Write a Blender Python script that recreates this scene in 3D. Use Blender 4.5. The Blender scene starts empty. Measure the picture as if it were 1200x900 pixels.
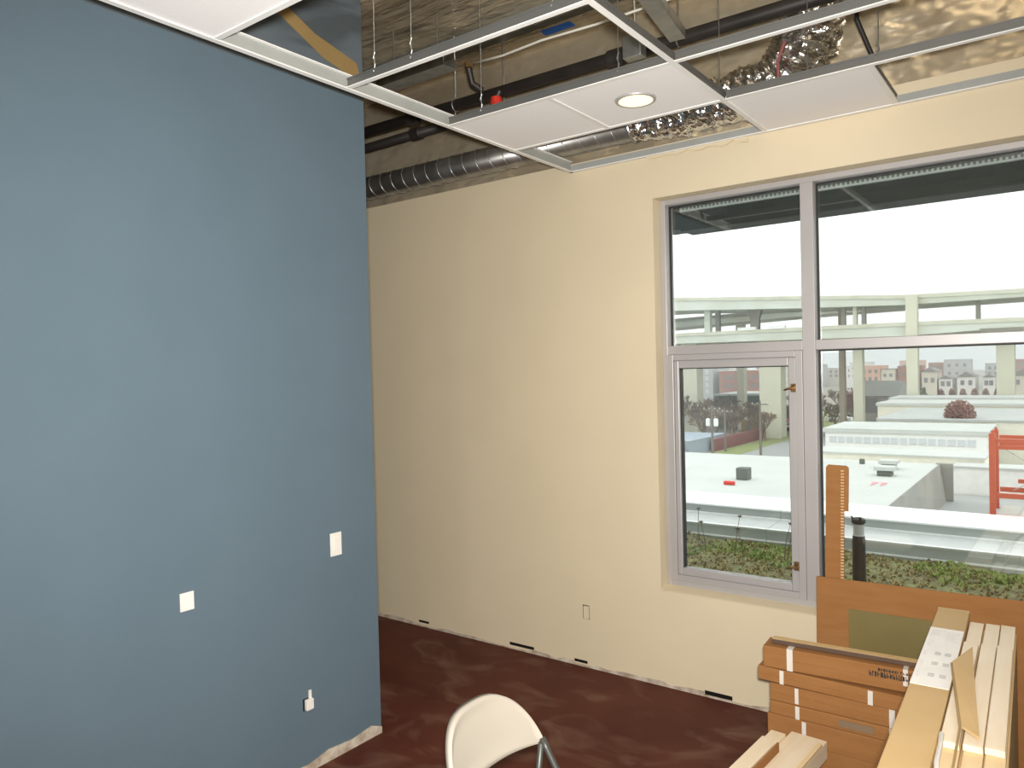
import bpy, bmesh, math, random
from mathutils import Vector, Matrix, noise
random.seed(7)
SC = bpy.context.scene
COL = SC.collection

# ------------------------------------------------------------------ camera
CAM_H = 1.87
cam_d = bpy.data.cameras.new('camera')
cam_d.sensor_width = 36.0
cam_d.lens = 883.0 / 1200.0 * 36.0
cam_d.clip_end = 5000
cam = bpy.data.objects.new('camera', cam_d)
COL.objects.link(cam)
cam.matrix_world = Matrix((
    (0.803265, 0.010117, 0.595536, 0.0),
    (0.595078, 0.029089, -0.803142, 0.0),
    (-0.025448, 0.999526, 0.017346, CAM_H),
    (0, 0, 0, 1)))
SC.camera = cam

# ------------------------------------------------------------------ world, light, exposure
world = bpy.data.worlds.new('overcast_sky')
SC.world = world
world.use_nodes = True
bg = world.node_tree.nodes['Background']
bg.inputs['Color'].default_value = (0.97, 0.99, 1.0, 1)
bg.inputs['Strength'].default_value = 1.9

fl = bpy.data.lights.new('camera_flash', 'SPOT')
fl.spot_size = math.radians(124)
fl.spot_blend = 1.0
fl.energy = 600
fl.color = (1.0, 0.97, 0.92)
fl.shadow_soft_size = 0.05
flo = bpy.data.objects.new('camera_flash', fl)
flo.matrix_world = Matrix.Translation((0.03, -0.02, CAM_H + 0.09)) @ cam.matrix_world.to_3x3().to_4x4()
COL.objects.link(flo)

def fill_light(x, y, e):  # lamps added out of view to lift the light level in the room
    l = bpy.data.lights.new('unseen_fill', 'AREA')
    l.shape = 'DISK'; l.size = 0.16; l.energy = e; l.color = (1.0, 0.90, 0.77)
    o = bpy.data.objects.new('unseen_fill', l)
    o.location = (x, y, 3.08)
    COL.objects.link(o)
for (x, y) in ((0.3, 0.4), (0.3, -1.6), (2.2, 0.4), (2.2, 2.6), (-1.6, -0.8)):
    fill_light(x, y, 9)

vs = SC.view_settings
vs.view_transform = 'Standard'
vs.look = 'None'
vs.gamma = 1.0
vs.exposure = 0.38
vs.use_curve_mapping = False
SC.cycles.use_denoising = True
SC.cycles.max_bounces = 8

# ------------------------------------------------------------------ materials
def M(name, col, rough=0.6, metal=0.0, col2=None, vscale=6.0, detail=4.0, lo=0.35, hi=0.65,
      bump=0.0, bscale=60.0, bdist=0.01, stretch=(1, 1, 1), spec=0.5):
    m = bpy.data.materials.new(name)
    m.use_nodes = True
    nt = m.node_tree
    b = nt.nodes['Principled BSDF']
    b.inputs['Roughness'].default_value = rough
    b.inputs['Metallic'].default_value = metal
    b.inputs['Specular IOR Level'].default_value = spec
    tc = nt.nodes.new('ShaderNodeTexCoord')
    mp = nt.nodes.new('ShaderNodeMapping')
    mp.inputs['Scale'].default_value = stretch
    nt.links.new(tc.outputs['Object'], mp.inputs['Vector'])
    if col2 is None:
        col2 = tuple(c * 0.92 for c in col)
    n = nt.nodes.new('ShaderNodeTexNoise')
    n.inputs['Scale'].default_value = vscale
    n.inputs['Detail'].default_value = detail
    nt.links.new(mp.outputs['Vector'], n.inputs['Vector'])
    r = nt.nodes.new('ShaderNodeValToRGB')
    r.color_ramp.elements[0].position = lo
    r.color_ramp.elements[1].position = hi
    r.color_ramp.elements[0].color = (*col, 1)
    r.color_ramp.elements[1].color = (*col2, 1)
    nt.links.new(n.outputs['Fac'], r.inputs['Fac'])
    nt.links.new(r.outputs['Color'], b.inputs['Base Color'])
    if bump:
        n2 = nt.nodes.new('ShaderNodeTexNoise')
        n2.inputs['Scale'].default_value = bscale
        n2.inputs['Detail'].default_value = 3
        nt.links.new(mp.outputs['Vector'], n2.inputs['Vector'])
        bp = nt.nodes.new('ShaderNodeBump')
        bp.inputs['Strength'].default_value = bump
        bp.inputs['Distance'].default_value = bdist
        nt.links.new(n2.outputs['Fac'], bp.inputs['Height'])
        nt.links.new(bp.outputs['Normal'], b.inputs['Normal'])
    return m

def emis(name, col, s):
    m = bpy.data.materials.new(name)
    m.use_nodes = True
    nt = m.node_tree
    b = nt.nodes['Principled BSDF']
    b.inputs['Base Color'].default_value = (*col, 1)
    b.inputs['Emission Color'].default_value = (*col, 1)
    b.inputs['Emission Strength'].default_value = s
    return m

def glass_mat(name, tint, ior=1.5):
    m = bpy.data.materials.new(name)
    m.use_nodes = True
    nt = m.node_tree
    nt.nodes.clear()
    out = nt.nodes.new('ShaderNodeOutputMaterial')
    tr = nt.nodes.new('ShaderNodeBsdfTransparent')
    tr.inputs['Color'].default_value = (*tint, 1)
    gl = nt.nodes.new('ShaderNodeBsdfGlossy')
    gl.inputs['Roughness'].default_value = 0.0
    fr = nt.nodes.new('ShaderNodeFresnel')
    fr.inputs['IOR'].default_value = ior
    mx = nt.nodes.new('ShaderNodeMixShader')
    nt.links.new(fr.outputs[0], mx.inputs[0])
    nt.links.new(tr.outputs[0], mx.inputs[1])
    nt.links.new(gl.outputs[0], mx.inputs[2])
    nt.links.new(mx.outputs[0], out.inputs[0])
    return m

def floor_mat():
    m = bpy.data.materials.new('stained_concrete')
    m.use_nodes = True
    nt = m.node_tree
    b = nt.nodes['Principled BSDF']
    tc = nt.nodes.new('ShaderNodeTexCoord')
    def nz(scale, detail, dist, sx=1, sy=1):
        mp = nt.nodes.new('ShaderNodeMapping'); mp.inputs['Scale'].default_value = (sx, sy, 1)
        nt.links.new(tc.outputs['Object'], mp.inputs['Vector'])
        n = nt.nodes.new('ShaderNodeTexNoise')
        n.inputs['Scale'].default_value = scale; n.inputs['Detail'].default_value = detail
        n.inputs['Distortion'].default_value = dist
        nt.links.new(mp.outputs['Vector'], n.inputs['Vector'])
        return n
    def ramp(n, p0, p1, c0, c1):
        r = nt.nodes.new('ShaderNodeValToRGB')
        r.color_ramp.elements[0].position = p0; r.color_ramp.elements[1].position = p1
        r.color_ramp.elements[0].color = (*c0, 1); r.color_ramp.elements[1].color = (*c1, 1)
        nt.links.new(n.outputs['Fac'], r.inputs['Fac']); return r
    base = ramp(nz(2.2, 5, .4), .3, .7, (0.068, 0.0145, 0.0085), (0.105, 0.027, 0.016))
    dust = ramp(nz(2.6, 7, 1.4, 0.8, 1.5), .52, .74, (0, 0, 0), (1, 1, 1))
    mx = nt.nodes.new('ShaderNodeMix'); mx.data_type = 'RGBA'
    ml = nt.nodes.new('ShaderNodeMath'); ml.operation = 'MULTIPLY'; ml.inputs[1].default_value = 0.42
    nt.links.new(dust.outputs['Color'], ml.inputs[0])
    nt.links.new(ml.outputs[0], mx.inputs['Factor'])
    nt.links.new(base.outputs['Color'], mx.inputs['A'])
    mx.inputs['B'].default_value = (0.24, 0.15, 0.10, 1)
    nt.links.new(mx.outputs['Result'], b.inputs['Base Color'])
    b.inputs['Roughness'].default_value = 0.6
    b.inputs['Specular IOR Level'].default_value = 0.22
    return m

def blue_mat():
    m = M('blue_wall_paint', (0.110, 0.158, 0.196), 0.75, col2=(0.105, 0.152, 0.189), vscale=3, bump=0.12, bscale=180, bdist=0.003, spec=0.3)
    nt = m.node_tree
    b = nt.nodes['Principled BSDF']
    src = b.inputs['Base Color'].links[0].from_socket
    geo = nt.nodes.new('ShaderNodeNewGeometry')
    sp = nt.nodes.new('ShaderNodeSeparateXYZ')
    nt.links.new(geo.outputs['Position'], sp.inputs[0])
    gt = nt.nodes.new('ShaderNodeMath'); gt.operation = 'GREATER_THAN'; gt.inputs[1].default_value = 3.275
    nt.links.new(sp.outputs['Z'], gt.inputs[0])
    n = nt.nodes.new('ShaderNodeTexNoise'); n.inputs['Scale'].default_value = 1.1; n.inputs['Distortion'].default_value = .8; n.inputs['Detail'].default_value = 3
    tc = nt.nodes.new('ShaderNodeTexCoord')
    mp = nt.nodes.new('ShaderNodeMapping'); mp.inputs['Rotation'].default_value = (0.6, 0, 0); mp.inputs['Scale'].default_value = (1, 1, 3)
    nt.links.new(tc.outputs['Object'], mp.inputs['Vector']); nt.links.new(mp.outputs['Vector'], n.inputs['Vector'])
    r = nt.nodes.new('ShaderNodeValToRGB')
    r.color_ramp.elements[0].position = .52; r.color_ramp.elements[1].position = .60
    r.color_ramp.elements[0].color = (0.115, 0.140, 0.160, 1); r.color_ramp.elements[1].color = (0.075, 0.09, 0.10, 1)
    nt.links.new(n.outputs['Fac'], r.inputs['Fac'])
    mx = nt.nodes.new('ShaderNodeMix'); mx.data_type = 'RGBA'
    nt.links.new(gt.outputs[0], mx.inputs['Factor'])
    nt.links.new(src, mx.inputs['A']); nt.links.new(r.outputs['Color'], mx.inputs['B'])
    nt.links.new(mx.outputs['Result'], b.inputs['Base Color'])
    return m

MT = dict(
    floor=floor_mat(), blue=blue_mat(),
    cream=M('cream_wall_paint', (0.70, 0.602, 0.43), 0.7, col2=(0.68, 0.583, 0.413), vscale=2.5, bump=0.08, bscale=140, bdist=0.003, spec=0.3),
    rawdry=M('raw_drywall_mud', (0.62, 0.55, 0.45), 0.9, col2=(0.36, 0.28, 0.21), vscale=14, bump=0.4, bscale=90),
    dark=M('dark_cavity', (0.012, 0.010, 0.009), 0.9),
    foil=M('foil_insulation', (0.80, 0.71, 0.54), 0.27, 0.68, col2=(0.60, 0.50, 0.35), vscale=1.8, bump=0.8, bscale=4.5, bdist=0.085, stretch=(0.5, 1.6, .9)),
    crinkle=M('crinkled_foil', (0.78, 0.78, 0.77), 0.17, 1.0, col2=(0.66, 0.66, 0.65), vscale=9, bump=0.6, bscale=28, bdist=0.02),
    galv=M('galvanised_steel', (0.46, 0.48, 0.48), 0.38, 0.9, col2=(0.36, 0.38, 0.38), vscale=16, bump=0.05, bscale=90),
    ductgalv=M('duct_steel', (0.40, 0.40, 0.39), 0.34, 0.9, col2=(0.26, 0.25, 0.24), vscale=7),
    blackpipe=M('black_iron_pipe', (0.018, 0.015, 0.014), 0.5, 0.2, col2=(0.03, 0.024, 0.022)),
    tile=M('ceiling_tile_board', (0.93, 0.91, 0.90), 0.9, col2=(0.91, 0.89, 0.88), vscale=110, bump=0.15, bscale=300, bdist=0.002),
    tee=M('white_grid_paint', (0.88, 0.87, 0.84), 0.5),
    web=M('grid_web_steel', (0.22, 0.22, 0.21), 0.45, 0.6),
    alum=M('anodised_aluminium', (0.455, 0.438, 0.435), 0.42, 0.25, col2=(0.43, 0.413, 0.41), vscale=3),
    gasket=M('black_gasket', (0.015, 0.017, 0.016), 0.6),
    glass=glass_mat('window_glass', (0.92, 0.945, 0.93), 1.8),
    brass=M('antique_brass', (0.30, 0.19, 0.09), 0.35, 0.8),
    plate=M('white_plastic_plate', (0.82, 0.79, 0.74), 0.35),
    chair=M('white_chair_plastic', (0.41, 0.37, 0.31), 0.5, col2=(0.40, 0.36, 0.30), bump=0.05, bscale=250, bdist=0.002),
    chairleg=M('grey_powder_coat', (0.075, 0.078, 0.07), 0.4, 0.3),
    card=M('corrugated_cardboard', (0.335, 0.157, 0.055), 0.8, col2=(0.305, 0.138, 0.046), vscale=5, bump=0.1, bscale=40, stretch=(1, 1, 6), spec=0.2),
    card2=M('pale_cardboard', (0.62, 0.43, 0.21), 0.75, col2=(0.585, 0.40, 0.19), vscale=4, spec=0.25),
    cardside=M('cardboard_side', (0.40, 0.27, 0.115), 0.8, col2=(0.35, 0.24, 0.10), vscale=4),
    cardlight=M('cardboard_flute', (0.66, 0.47, 0.27), 0.85),
    strap=M('white_strapping', (0.75, 0.70, 0.63), 0.4),
    ink=M('black_print', (0.05, 0.04, 0.035), 0.8),
    greyink=M('grey_print', (0.24, 0.165, 0.10), 0.8),
    label=M('white_paper_label', (0.97, 0.94, 0.89), 0.6),
    labelink=M('grey_label_print', (0.52, 0.51, 0.50), 0.7),
    faintink=M('faint_label_print', (0.74, 0.71, 0.69), 0.7),
    olive=M('olive_patch', (0.16, 0.125, 0.035), 0.5, col2=(0.19, 0.15, 0.05), vscale=4),
    pine=M('pale_pine', (0.88, 0.75, 0.57), 0.55, col2=(0.83, 0.68, 0.48), vscale=5, stretch=(6, 0.6, 6)),
    pine2=M('honey_pine', (0.84, 0.65, 0.39), 0.55, col2=(0.78, 0.58, 0.32), vscale=5, stretch=(6, 0.6, 6)),
    darkboard=M('dark_brown_board', (0.10, 0.06, 0.04), 0.6),
    red=M('red_plastic', (0.62, 0.035, 0.02), 0.4), blueplastic=M('blue_tape', (0.02, 0.12, 0.42), 0.5),
    whitecable=M('white_cable', (0.7, 0.68, 0.62), 0.5),
    lens=emis('warm_lamp_lens', (1.0, 0.76, 0.42), 1.25),
    # outdoors
    soil=M('planted_soil', (0.105, 0.09, 0.045), 0.95, col2=(0.19, 0.20, 0.075), vscale=14, bump=0.8, bscale=30, bdist=0.03),
    sedum=M('sedum_green', (0.17, 0.24, 0.06), 0.8, col2=(0.27, 0.33, 0.09), vscale=1.5),
    drygrass=M('dry_grass', (0.34, 0.29, 0.14), 0.9, col2=(0.24, 0.19, 0.09), vscale=2),
    rust=M('rust_brown', (0.15, 0.055, 0.025), 0.8), trimweb=M('grey_trim_web', (0.36, 0.37, 0.35), 0.5), ventslot=M('vent_slot_grey', (0.22, 0.23, 0.22), 0.7),
    drystem=M('dry_stem', (0.16, 0.13, 0.08), 0.9),
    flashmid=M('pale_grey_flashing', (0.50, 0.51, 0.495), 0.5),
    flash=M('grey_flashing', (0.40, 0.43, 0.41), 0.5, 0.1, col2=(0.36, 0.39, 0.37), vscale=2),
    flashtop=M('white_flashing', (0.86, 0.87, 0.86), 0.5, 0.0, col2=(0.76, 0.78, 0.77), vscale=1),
    whiteroof=M('white_roof_membrane', (0.52, 0.53, 0.50), 0.8, col2=(0.47, 0.48, 0.455), vscale=0.5, detail=6),
    greyroof=M('grey_gravel_roof', (0.42, 0.43, 0.415), 0.9, col2=(0.36, 0.37, 0.355), vscale=0.4),
    greywall=M('weathered_grey_wall', (0.28, 0.28, 0.26), 0.9, col2=(0.36, 0.34, 0.30), vscale=1.2),
    creamstucco=M('cream_stucco', (0.72, 0.69, 0.58), 0.9), whitestucco=M('white_stucco', (0.80, 0.80, 0.77), 0.9),
    concrete=M('pale_concrete', (0.62, 0.60, 0.47), 0.9, col2=(0.56, 0.55, 0.44), vscale=0.3),
    concdeck=M('weathered_deck_concrete', (0.63, 0.66, 0.60), 0.9, col2=(0.52, 0.53, 0.44), vscale=0.15),
    conccap=M('stained_deck_rail', (0.50, 0.49, 0.38), 0.9, col2=(0.60, 0.59, 0.49), vscale=0.5),
    concdark=M('dark_concrete', (0.22, 0.21, 0.17), 0.9), colbrown=M('brown_concrete', (0.30, 0.25, 0.19), 0.9),
    rack=M('orange_rack_paint', (0.50, 0.10, 0.05), 0.5), steelrod=M('steel_rod', (0.42, 0.42, 0.40), 0.5),
    ventdark=M('dark_vent', (0.13, 0.14, 0.12), 0.7), pink=M('pink_paint', (0.75, 0.28, 0.32), 0.8),
    black=M('black_plastic', (0.02, 0.018, 0.017), 0.6), grimecollar=M('pale_grey_collar', (0.42, 0.43, 0.42), 0.6),
    soffit=M('dark_soffit', (0.065, 0.07, 0.065), 0.7), vent=M('perforated_vent', (0.75, 0.78, 0.77), 0.5),
    ground=M('city_ground', (0.30, 0.27, 0.22), 0.95, col2=(0.22, 0.20, 0.15), vscale=0.06), asphalt=M('asphalt', (0.36, 0.36, 0.35), 0.9),
    grass=M('grass_verge', (0.22, 0.27, 0.09), 0.95, col2=(0.29, 0.30, 0.12), vscale=0.4),
    brick=M('red_brick', (0.34, 0.15, 0.11), 0.9), salmon=M('salmon_stucco', (0.62, 0.37, 0.27), 0.9),
    housecream=M('house_siding', (0.62, 0.56, 0.46), 0.9), housewhite=M('white_siding', (0.72, 0.69, 0.65), 0.9),
    housegrey=M('grey_siding', (0.44, 0.43, 0.42), 0.9), pane=M('far_window_pane', (0.16, 0.16, 0.16), 0.4),
    winlight=M('pale_window_strip', (0.55, 0.58, 0.60), 0.6), roofdark=M('dark_shingle', (0.20, 0.18, 0.17), 0.9),
    darkgreen=M('dark_green_wall', (0.09, 0.13, 0.11), 0.9), bluegrey=M('blue_grey_metal', (0.38, 0.43, 0.50), 0.7),
    twig=M('brown_twigs', (0.20, 0.14, 0.10), 0.95, col2=(0.27, 0.20, 0.13), vscale=0.3), twigred=M('reddish_twigs', (0.25, 0.13, 0.11), 0.95),
    evergreen=M('evergreen', (0.10, 0.14, 0.08), 0.95), wood=M('pole_wood', (0.20, 0.17, 0.14), 0.9),
    hill=M('hazy_hill', (0.52, 0.55, 0.55), 1.0), ochre=M('ochre_paint', (0.30, 0.20, 0.075), 0.8), maroon=M('maroon_paint', (0.25, 0.08, 0.07), 0.8),
)

# ------------------------------------------------------------------ mesh helpers
class MB:
    def __init__(s):
        s.v = []; s.f = []
    def add(s, vs, fs):
        k = len(s.v)
        s.v += [tuple(p) for p in vs]
        s.f += [tuple(i + k for i in f) for f in fs]
        return s
    def box(s, x0, x1, y0, y1, z0, z1):
        return s.add([(x0, y0, z0), (x1, y0, z0), (x1, y1, z0), (x0, y1, z0), (x0, y0, z1), (x1, y0, z1), (x1, y1, z1), (x0, y1, z1)],
                     [(0, 3, 2, 1), (4, 5, 6, 7), (0, 1, 5, 4), (1, 2, 6, 5), (2, 3, 7, 6), (3, 0, 4, 7)])
    def prism(s, poly, vec):
        n = len(poly); v = Vector(vec)
        a = [Vector(p) for p in poly]
        nrm = Vector((0, 0, 0))
        for i in range(n):
            nrm += a[i].cross(a[(i + 1) % n])
        if nrm.dot(v) > 0:
            a = a[::-1]
        return s.add(a + [p + v for p in a],
                     [tuple(range(n)), tuple(range(2 * n - 1, n - 1, -1))] + [(i, i + n, (i + 1) % n + n, (i + 1) % n) for i in range(n)])
    def tube(s, pts, r, n=10, caps=True):
        pts = [Vector(p) for p in pts]
        rs = r if isinstance(r, (list, tuple)) else [r] * len(pts)
        base = len(s.v); up = None
        for i, p in enumerate(pts):
            d = (pts[min(i + 1, len(pts) - 1)] - pts[max(i - 1, 0)]).normalized()
            if up is None:
                up = d.orthogonal().normalized()
            up = (up - d * up.dot(d)).normalized()
            w = d.cross(up)
            for k in range(n):
                a = 2 * math.pi * k / n
                s.v.append(tuple(p + (up * math.cos(a) + w * math.sin(a)) * rs[i]))
        for i in range(len(pts) - 1):
            for k in range(n):
                a = base + i * n + k; b = base + i * n + (k + 1) % n
                s.f.append((a, b, b + n, a + n))
        if caps:
            s.f.append(tuple(base + k for k in range(n))[::-1])
            e = base + (len(pts) - 1) * n
            s.f.append(tuple(e + k for k in range(n)))
        return s
    def lathe(s, prof, c=(0, 0, 0), n=32, caps=True):
        base = len(s.v)
        for (r, z) in prof:
            for k in range(n):
                a = 2 * math.pi * k / n
                s.v.append((c[0] + r * math.cos(a), c[1] + r * math.sin(a), c[2] + z))
        for i in range(len(prof) - 1):
            for k in range(n):
                a = base + i * n + k; b = base + i * n + (k + 1) % n
                s.f.append((a, b, b + n, a + n))
        if not caps: return s
        s.f.append(tuple(base + k for k in range(n))[::-1])
        e = base + (len(prof) - 1) * n
        s.f.append(tuple(e + k for k in range(n)))
        return s
    def ring(s, x0, x1, z0, z1, wl, wr, wb, wt, y0, y1):       # rectangular frame in the XZ plane
        s.box(x0, x0 + wl, y0, y1, z0, z1); s.box(x1 - wr, x1, y0, y1, z0, z1)
        s.box(x0 + wl, x1 - wr, y0, y1, z0, z0 + wb); s.box(x0 + wl, x1 - wr, y0, y1, z1 - wt, z1)
        return s
    def obj(s, name, m, parent=None, org=(0, 0, 0), smooth=False, bevel=0.0, rotz=0.0):
        o = Vector(org)
        me = bpy.data.meshes.new(name)
        me.from_pydata([tuple(Vector(p) - o) for p in s.v], [], s.f)
        me.update()
        me.materials.append(MT[m])
        if smooth:
            for p in me.polygons:
                p.use_smooth = True
        ob = bpy.data.objects.new(name, me)
        COL.objects.link(ob)
        if parent is not None:
            ob.parent = parent
        else:
            ob.location = o
            ob.rotation_euler.z = rotz
        if bevel:
            b = ob.modifiers.new('bevel', 'BEVEL'); b.width = bevel; b.segments = 2; b.limit_method = 'ANGLE'
        return ob

def tag(o, label=None, cat=None, group=None, kind=None):
    if label: o['label'] = label
    if cat: o['category'] = cat
    if group: o['group'] = group
    if kind: o['kind'] = kind
    return o
def thing(name, loc, label=None, cat=None, group=None, kind=None, rotz=0.0):
    e = bpy.data.objects.new(name, None)
    e.empty_display_size = 0.05
    e.location = loc; e.rotation_euler.z = rotz
    COL.objects.link(e)
    return tag(e, label, cat, group, kind)
def B(*a):
    return MB().box(*a)
def dup(o, parent=None, loc=None):
    c = o.copy(); COL.objects.link(c)
    if parent is not None: c.parent = parent
    if loc is not None: c.location = loc
    return c
def holes_face(mb, x0, x1, z0, z1, y, holes):
    """front face (normal -Y) in the XZ plane with rectangular holes; holes = (x0,x1,z0,z1,depth)"""
    xs = sorted({x0, x1, *[h[0] for h in holes], *[h[1] for h in holes]})
    zs = sorted({z0, z1, *[h[2] for h in holes], *[h[3] for h in holes]})
    for i in range(len(xs) - 1):
        for j in range(len(zs) - 1):
            cx, cz = (xs[i] + xs[i + 1]) / 2, (zs[j] + zs[j + 1]) / 2
            if any(h[0] < cx < h[1] and h[2] < cz < h[3] for h in holes):
                continue
            mb.add([(xs[i], y, zs[j]), (xs[i + 1], y, zs[j]), (xs[i + 1], y, zs[j + 1]), (xs[i], y, zs[j + 1])], [(0, 1, 2, 3)])
    for (a, b, c, d, dep) in holes:
        if not dep: continue
        q = y + dep
        mb.add([(a, y, c), (a, y, d), (a, q, d), (a, q, c)], [(0, 1, 2, 3)])
        mb.add([(b, y, c), (b, q, c), (b, q, d), (b, y, d)], [(0, 1, 2, 3)])
        mb.add([(a, y, c), (a, q, c), (b, q, c), (b, y, c)], [(0, 1, 2, 3)])
        mb.add([(a, y, d), (b, y, d), (b, q, d), (a, q, d)], [(0, 1, 2, 3)])

# ================================================================== THE ROOM
D = 4.027          # inner face of the window wall
ZC = 3.092         # underside of the hung ceiling grid
XB = -2.912        # face of the blue wall
WX0, WX1, WZ0, WZ1 = -1.938, 3.05, 0.565, 2.848     # window opening, widened out of view to admit more daylight

tag(B(-6.2, 3.3, -3.2, D + 0.25, -0.2, 0).obj('floor', 'floor', org=(0, 0, -0.2)), 'red-brown stained concrete floor with pale dusty smears', kind='structure')

# window wall with its opening, the outlet hole and the slots left open along its foot
slots = [(-3.90, -3.80, 0.028, 0.045), (-3.06, -2.86, 0.024, 0.044), (-2.548, -2.452, 0.020, 0.038), (-1.682, -1.522, 0.012, 0.036)]
wall = MB()
hl = [(WX0, WX1, WZ0, WZ1, 0.25)] + [(a, b, c, d, 0) for a, b, c, d in slots] + [(-2.476, -2.428, 0.305, 0.392, 0)]
holes_face(wall, -6.2, 3.3, 0.0, 3.145, D, hl)
holes_face(wall, -1.30, 3.3, 3.145, 3.19, D, [])
wall.add([(-6.2, D, 3.145), (3.3, D, 3.145), (3.3, D + .05, 3.145), (-6.2, D + .05, 3.145)], [(0, 1, 2, 3)])
wb = wall.obj('wall_back', 'cream', org=(-1.5, D, 0))
tag(wb, 'cream painted wall that holds the wide aluminium window', kind='structure')
ext = MB()   # outer leaf behind the plaster
ext.box(-6.2, WX0 - .006, D + .05, D + .25, 0, 4.02); ext.box(WX1 + .006, 3.3, D + .05, D + .25, 0, 4.02)
ext.box(WX0, WX1, D + .051, D + .25, 0, WZ0 - .006); ext.box(WX0, WX1, D + .051, D + .25, WZ1 + .006, 4.02)
ext.obj('outer_leaf', 'dark', wb, org=(-1.5, D, 0))
for (a, b, c, d, _) in hl[1:]:
    ln = MB(); y0, y1 = D + .0005, D + .05
    ln.add([(a, y0, c), (b, y0, c), (b, y0, d), (a, y0, d), (a, y1, c), (b, y1, c), (b, y1, d), (a, y1, d)], [(0, 4, 5, 1), (1, 5, 6, 2), (2, 6, 7, 3), (3, 7, 4, 0), (4, 7, 6, 5)])
    ln.obj('dark_liner', 'dark', wb, org=(-1.5, D, 0))  # near-black liner; shade inside each opening is put into its colour
# foil-faced batts above the plaster line
x = -6.2
rb = random.Random(3)
while x < 3.2:
    w = 0.61
    B(x, x + w, D + 0.022 + rb.random() * .008, D + .049, 3.15, 4.0).obj('foil_batt', 'foil', wb, org=(-1.5, D, 0))
    x += w
# rough mud line along the foot of the wall
rg = MB()
rr = random.Random(5)
px, pz = -6.2, 0.02
while px < 1.2:
    nx = px + rr.uniform(.05, .16); nz = rr.uniform(.006, .03)
    skip = any(s[0] < (px + nx) / 2 < s[1] for s in slots)
    top0, top1 = (min(pz, .012), min(nz, .012)) if skip else (pz, nz)
    rg.prism([(px, D - .004, 0), (nx, D - .004, 0), (nx, D - .004, top1), (px, D - .004, top0)], (0, .005, 0))
    px, pz = nx, nz
tag(rg.obj('baseboard_back', 'rawdry', org=(-1.5, D, 0)), 'rough unpainted mud strip along the foot of the cream wall', kind='structure')

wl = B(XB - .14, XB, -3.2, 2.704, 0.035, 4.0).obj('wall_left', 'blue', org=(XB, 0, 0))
tag(wl, 'slate blue painted partition wall ending in a free edge', kind='structure')
MB().prism([(XB, 2.02, 3.62), (XB, 2.10, 3.66), (XB, 2.40, 3.52), (XB, 2.66, 3.46), (XB, 2.70, 3.36), (XB, 2.45, 3.42), (XB, 2.22, 3.53)], (.003, 0, 0)).obj('ochre_streak', 'ochre', wl, (XB, 0, 0))
MB().prism([(XB, 1.78, 3.40), (XB, 1.98, 3.50), (XB, 2.02, 3.42), (XB, 1.80, 3.34)], (.003, 0, 0)).obj('rust_patch', 'rust', wl, (XB, 0, 0))
bl = MB(); rr = random.Random(9); py = -3.2; ph = .05
while py < 2.69:
    ny = min(py + rr.uniform(.08, .2), 2.704); nh = rr.uniform(.032, .062)
    bl.prism([(XB + .006, py, 0), (XB + .006, ny, 0), (XB + .006, ny, nh), (XB + .006, py, ph)], (-.14, 0, 0))
    py, ph = ny, nh
tag(bl.obj('baseboard_left', 'rawdry', org=(XB, 0, 0)), 'pale unpainted drywall strip under the blue wall', kind='structure')
tag(B(3.3, 3.45, -3.2, D + .25, 0, 4.0).obj('wall_right', 'cream', org=(3.3, 0, 0)), 'cream side wall', kind='structure')
tag(B(-6.2, 3.45, -3.35, -3.2, 0, 4.0).obj('wall_front', 'cream', org=(0, -3.2, 0)), 'cream wall across the room from the window', kind='structure')
tag(B(-6.35, -6.2, -3.35, D + .25, 0, 4.0).obj('wall_side', 'cream', org=(-6.2, 0, 0)), 'cream wall beyond the blue partition', kind='structure')

# roof deck with foil-faced insulation, bulging between the purlins
dk = MB(); nx_, ny_ = 96, 60
for j in range(ny_ + 1):
    for i in range(nx_ + 1):
        X = -6.3 + 9.7 * i / nx_; Y = -3.3 + 7.6 * j / ny_
        z = 3.97 - 0.05 * abs(math.sin(math.pi * (Y + .3) / 1.2)) ** .6 + .035 * noise.noise(Vector((X * .7, Y * 2.2, 3.1)))
        dk.v.append((X, Y, z))
for j in range(ny_):
    for i in range(nx_):
        a = j * (nx_ + 1) + i
        dk.f.append((a, a + nx_ + 1, a + nx_ + 2, a + 1))
dko = dk.obj('roof_deck', 'foil', org=(0, 0, 3.97), smooth=True)
tag(dko, 'crinkled brownish foil insulation under the roof deck', kind='structure')
B(-6.3, 3.4, -3.3, 4.28, 4.05, 4.2).obj('roof_slab', 'dark', dko, org=(0, 0, 3.97))
for k in range(6):
    y = -2.4 + k * 1.2
    B(-6.2, 3.3, y - .03, y + .03, 3.83, 3.97).obj('purlin', 'galv', dko, org=(0, 0, 3.97))

# ------------------------------------------------------------------ the window
W = thing('window_1', (-1.1, D + .09, WZ0), 'wide aluminium framed window with a casement and fixed panes', kind='structure')
WO = (-1.1, D + .09, WZ0)
F0, F1 = D + .09, D + .20
B(WX0, -1.905, F0, F1, WZ0, WZ1).obj('jamb', 'alum', W, WO, bevel=.003)
B(3.00, WX1, F0, F1, WZ0, WZ1).obj('jamb', 'alum', W, WO, bevel=.003)
B(-1.905, 3.00, F0, F1, 2.818, WZ1).obj('head', 'alum', W, WO, bevel=.003)
B(-1.905, 3.00, F0, F1, WZ0, 0.612).obj('sill_rail', 'alum', W, WO, bevel=.003)
B(-1.136, -1.070, F0 - .004, F1, 0.612, 2.818).obj('mullion', 'alum', W, WO, bevel=.003)
B(0.50, 0.566, F0 - .004, F1, 0.612, 2.818).obj('mullion', 'alum', W, WO, bevel=.003)
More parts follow.
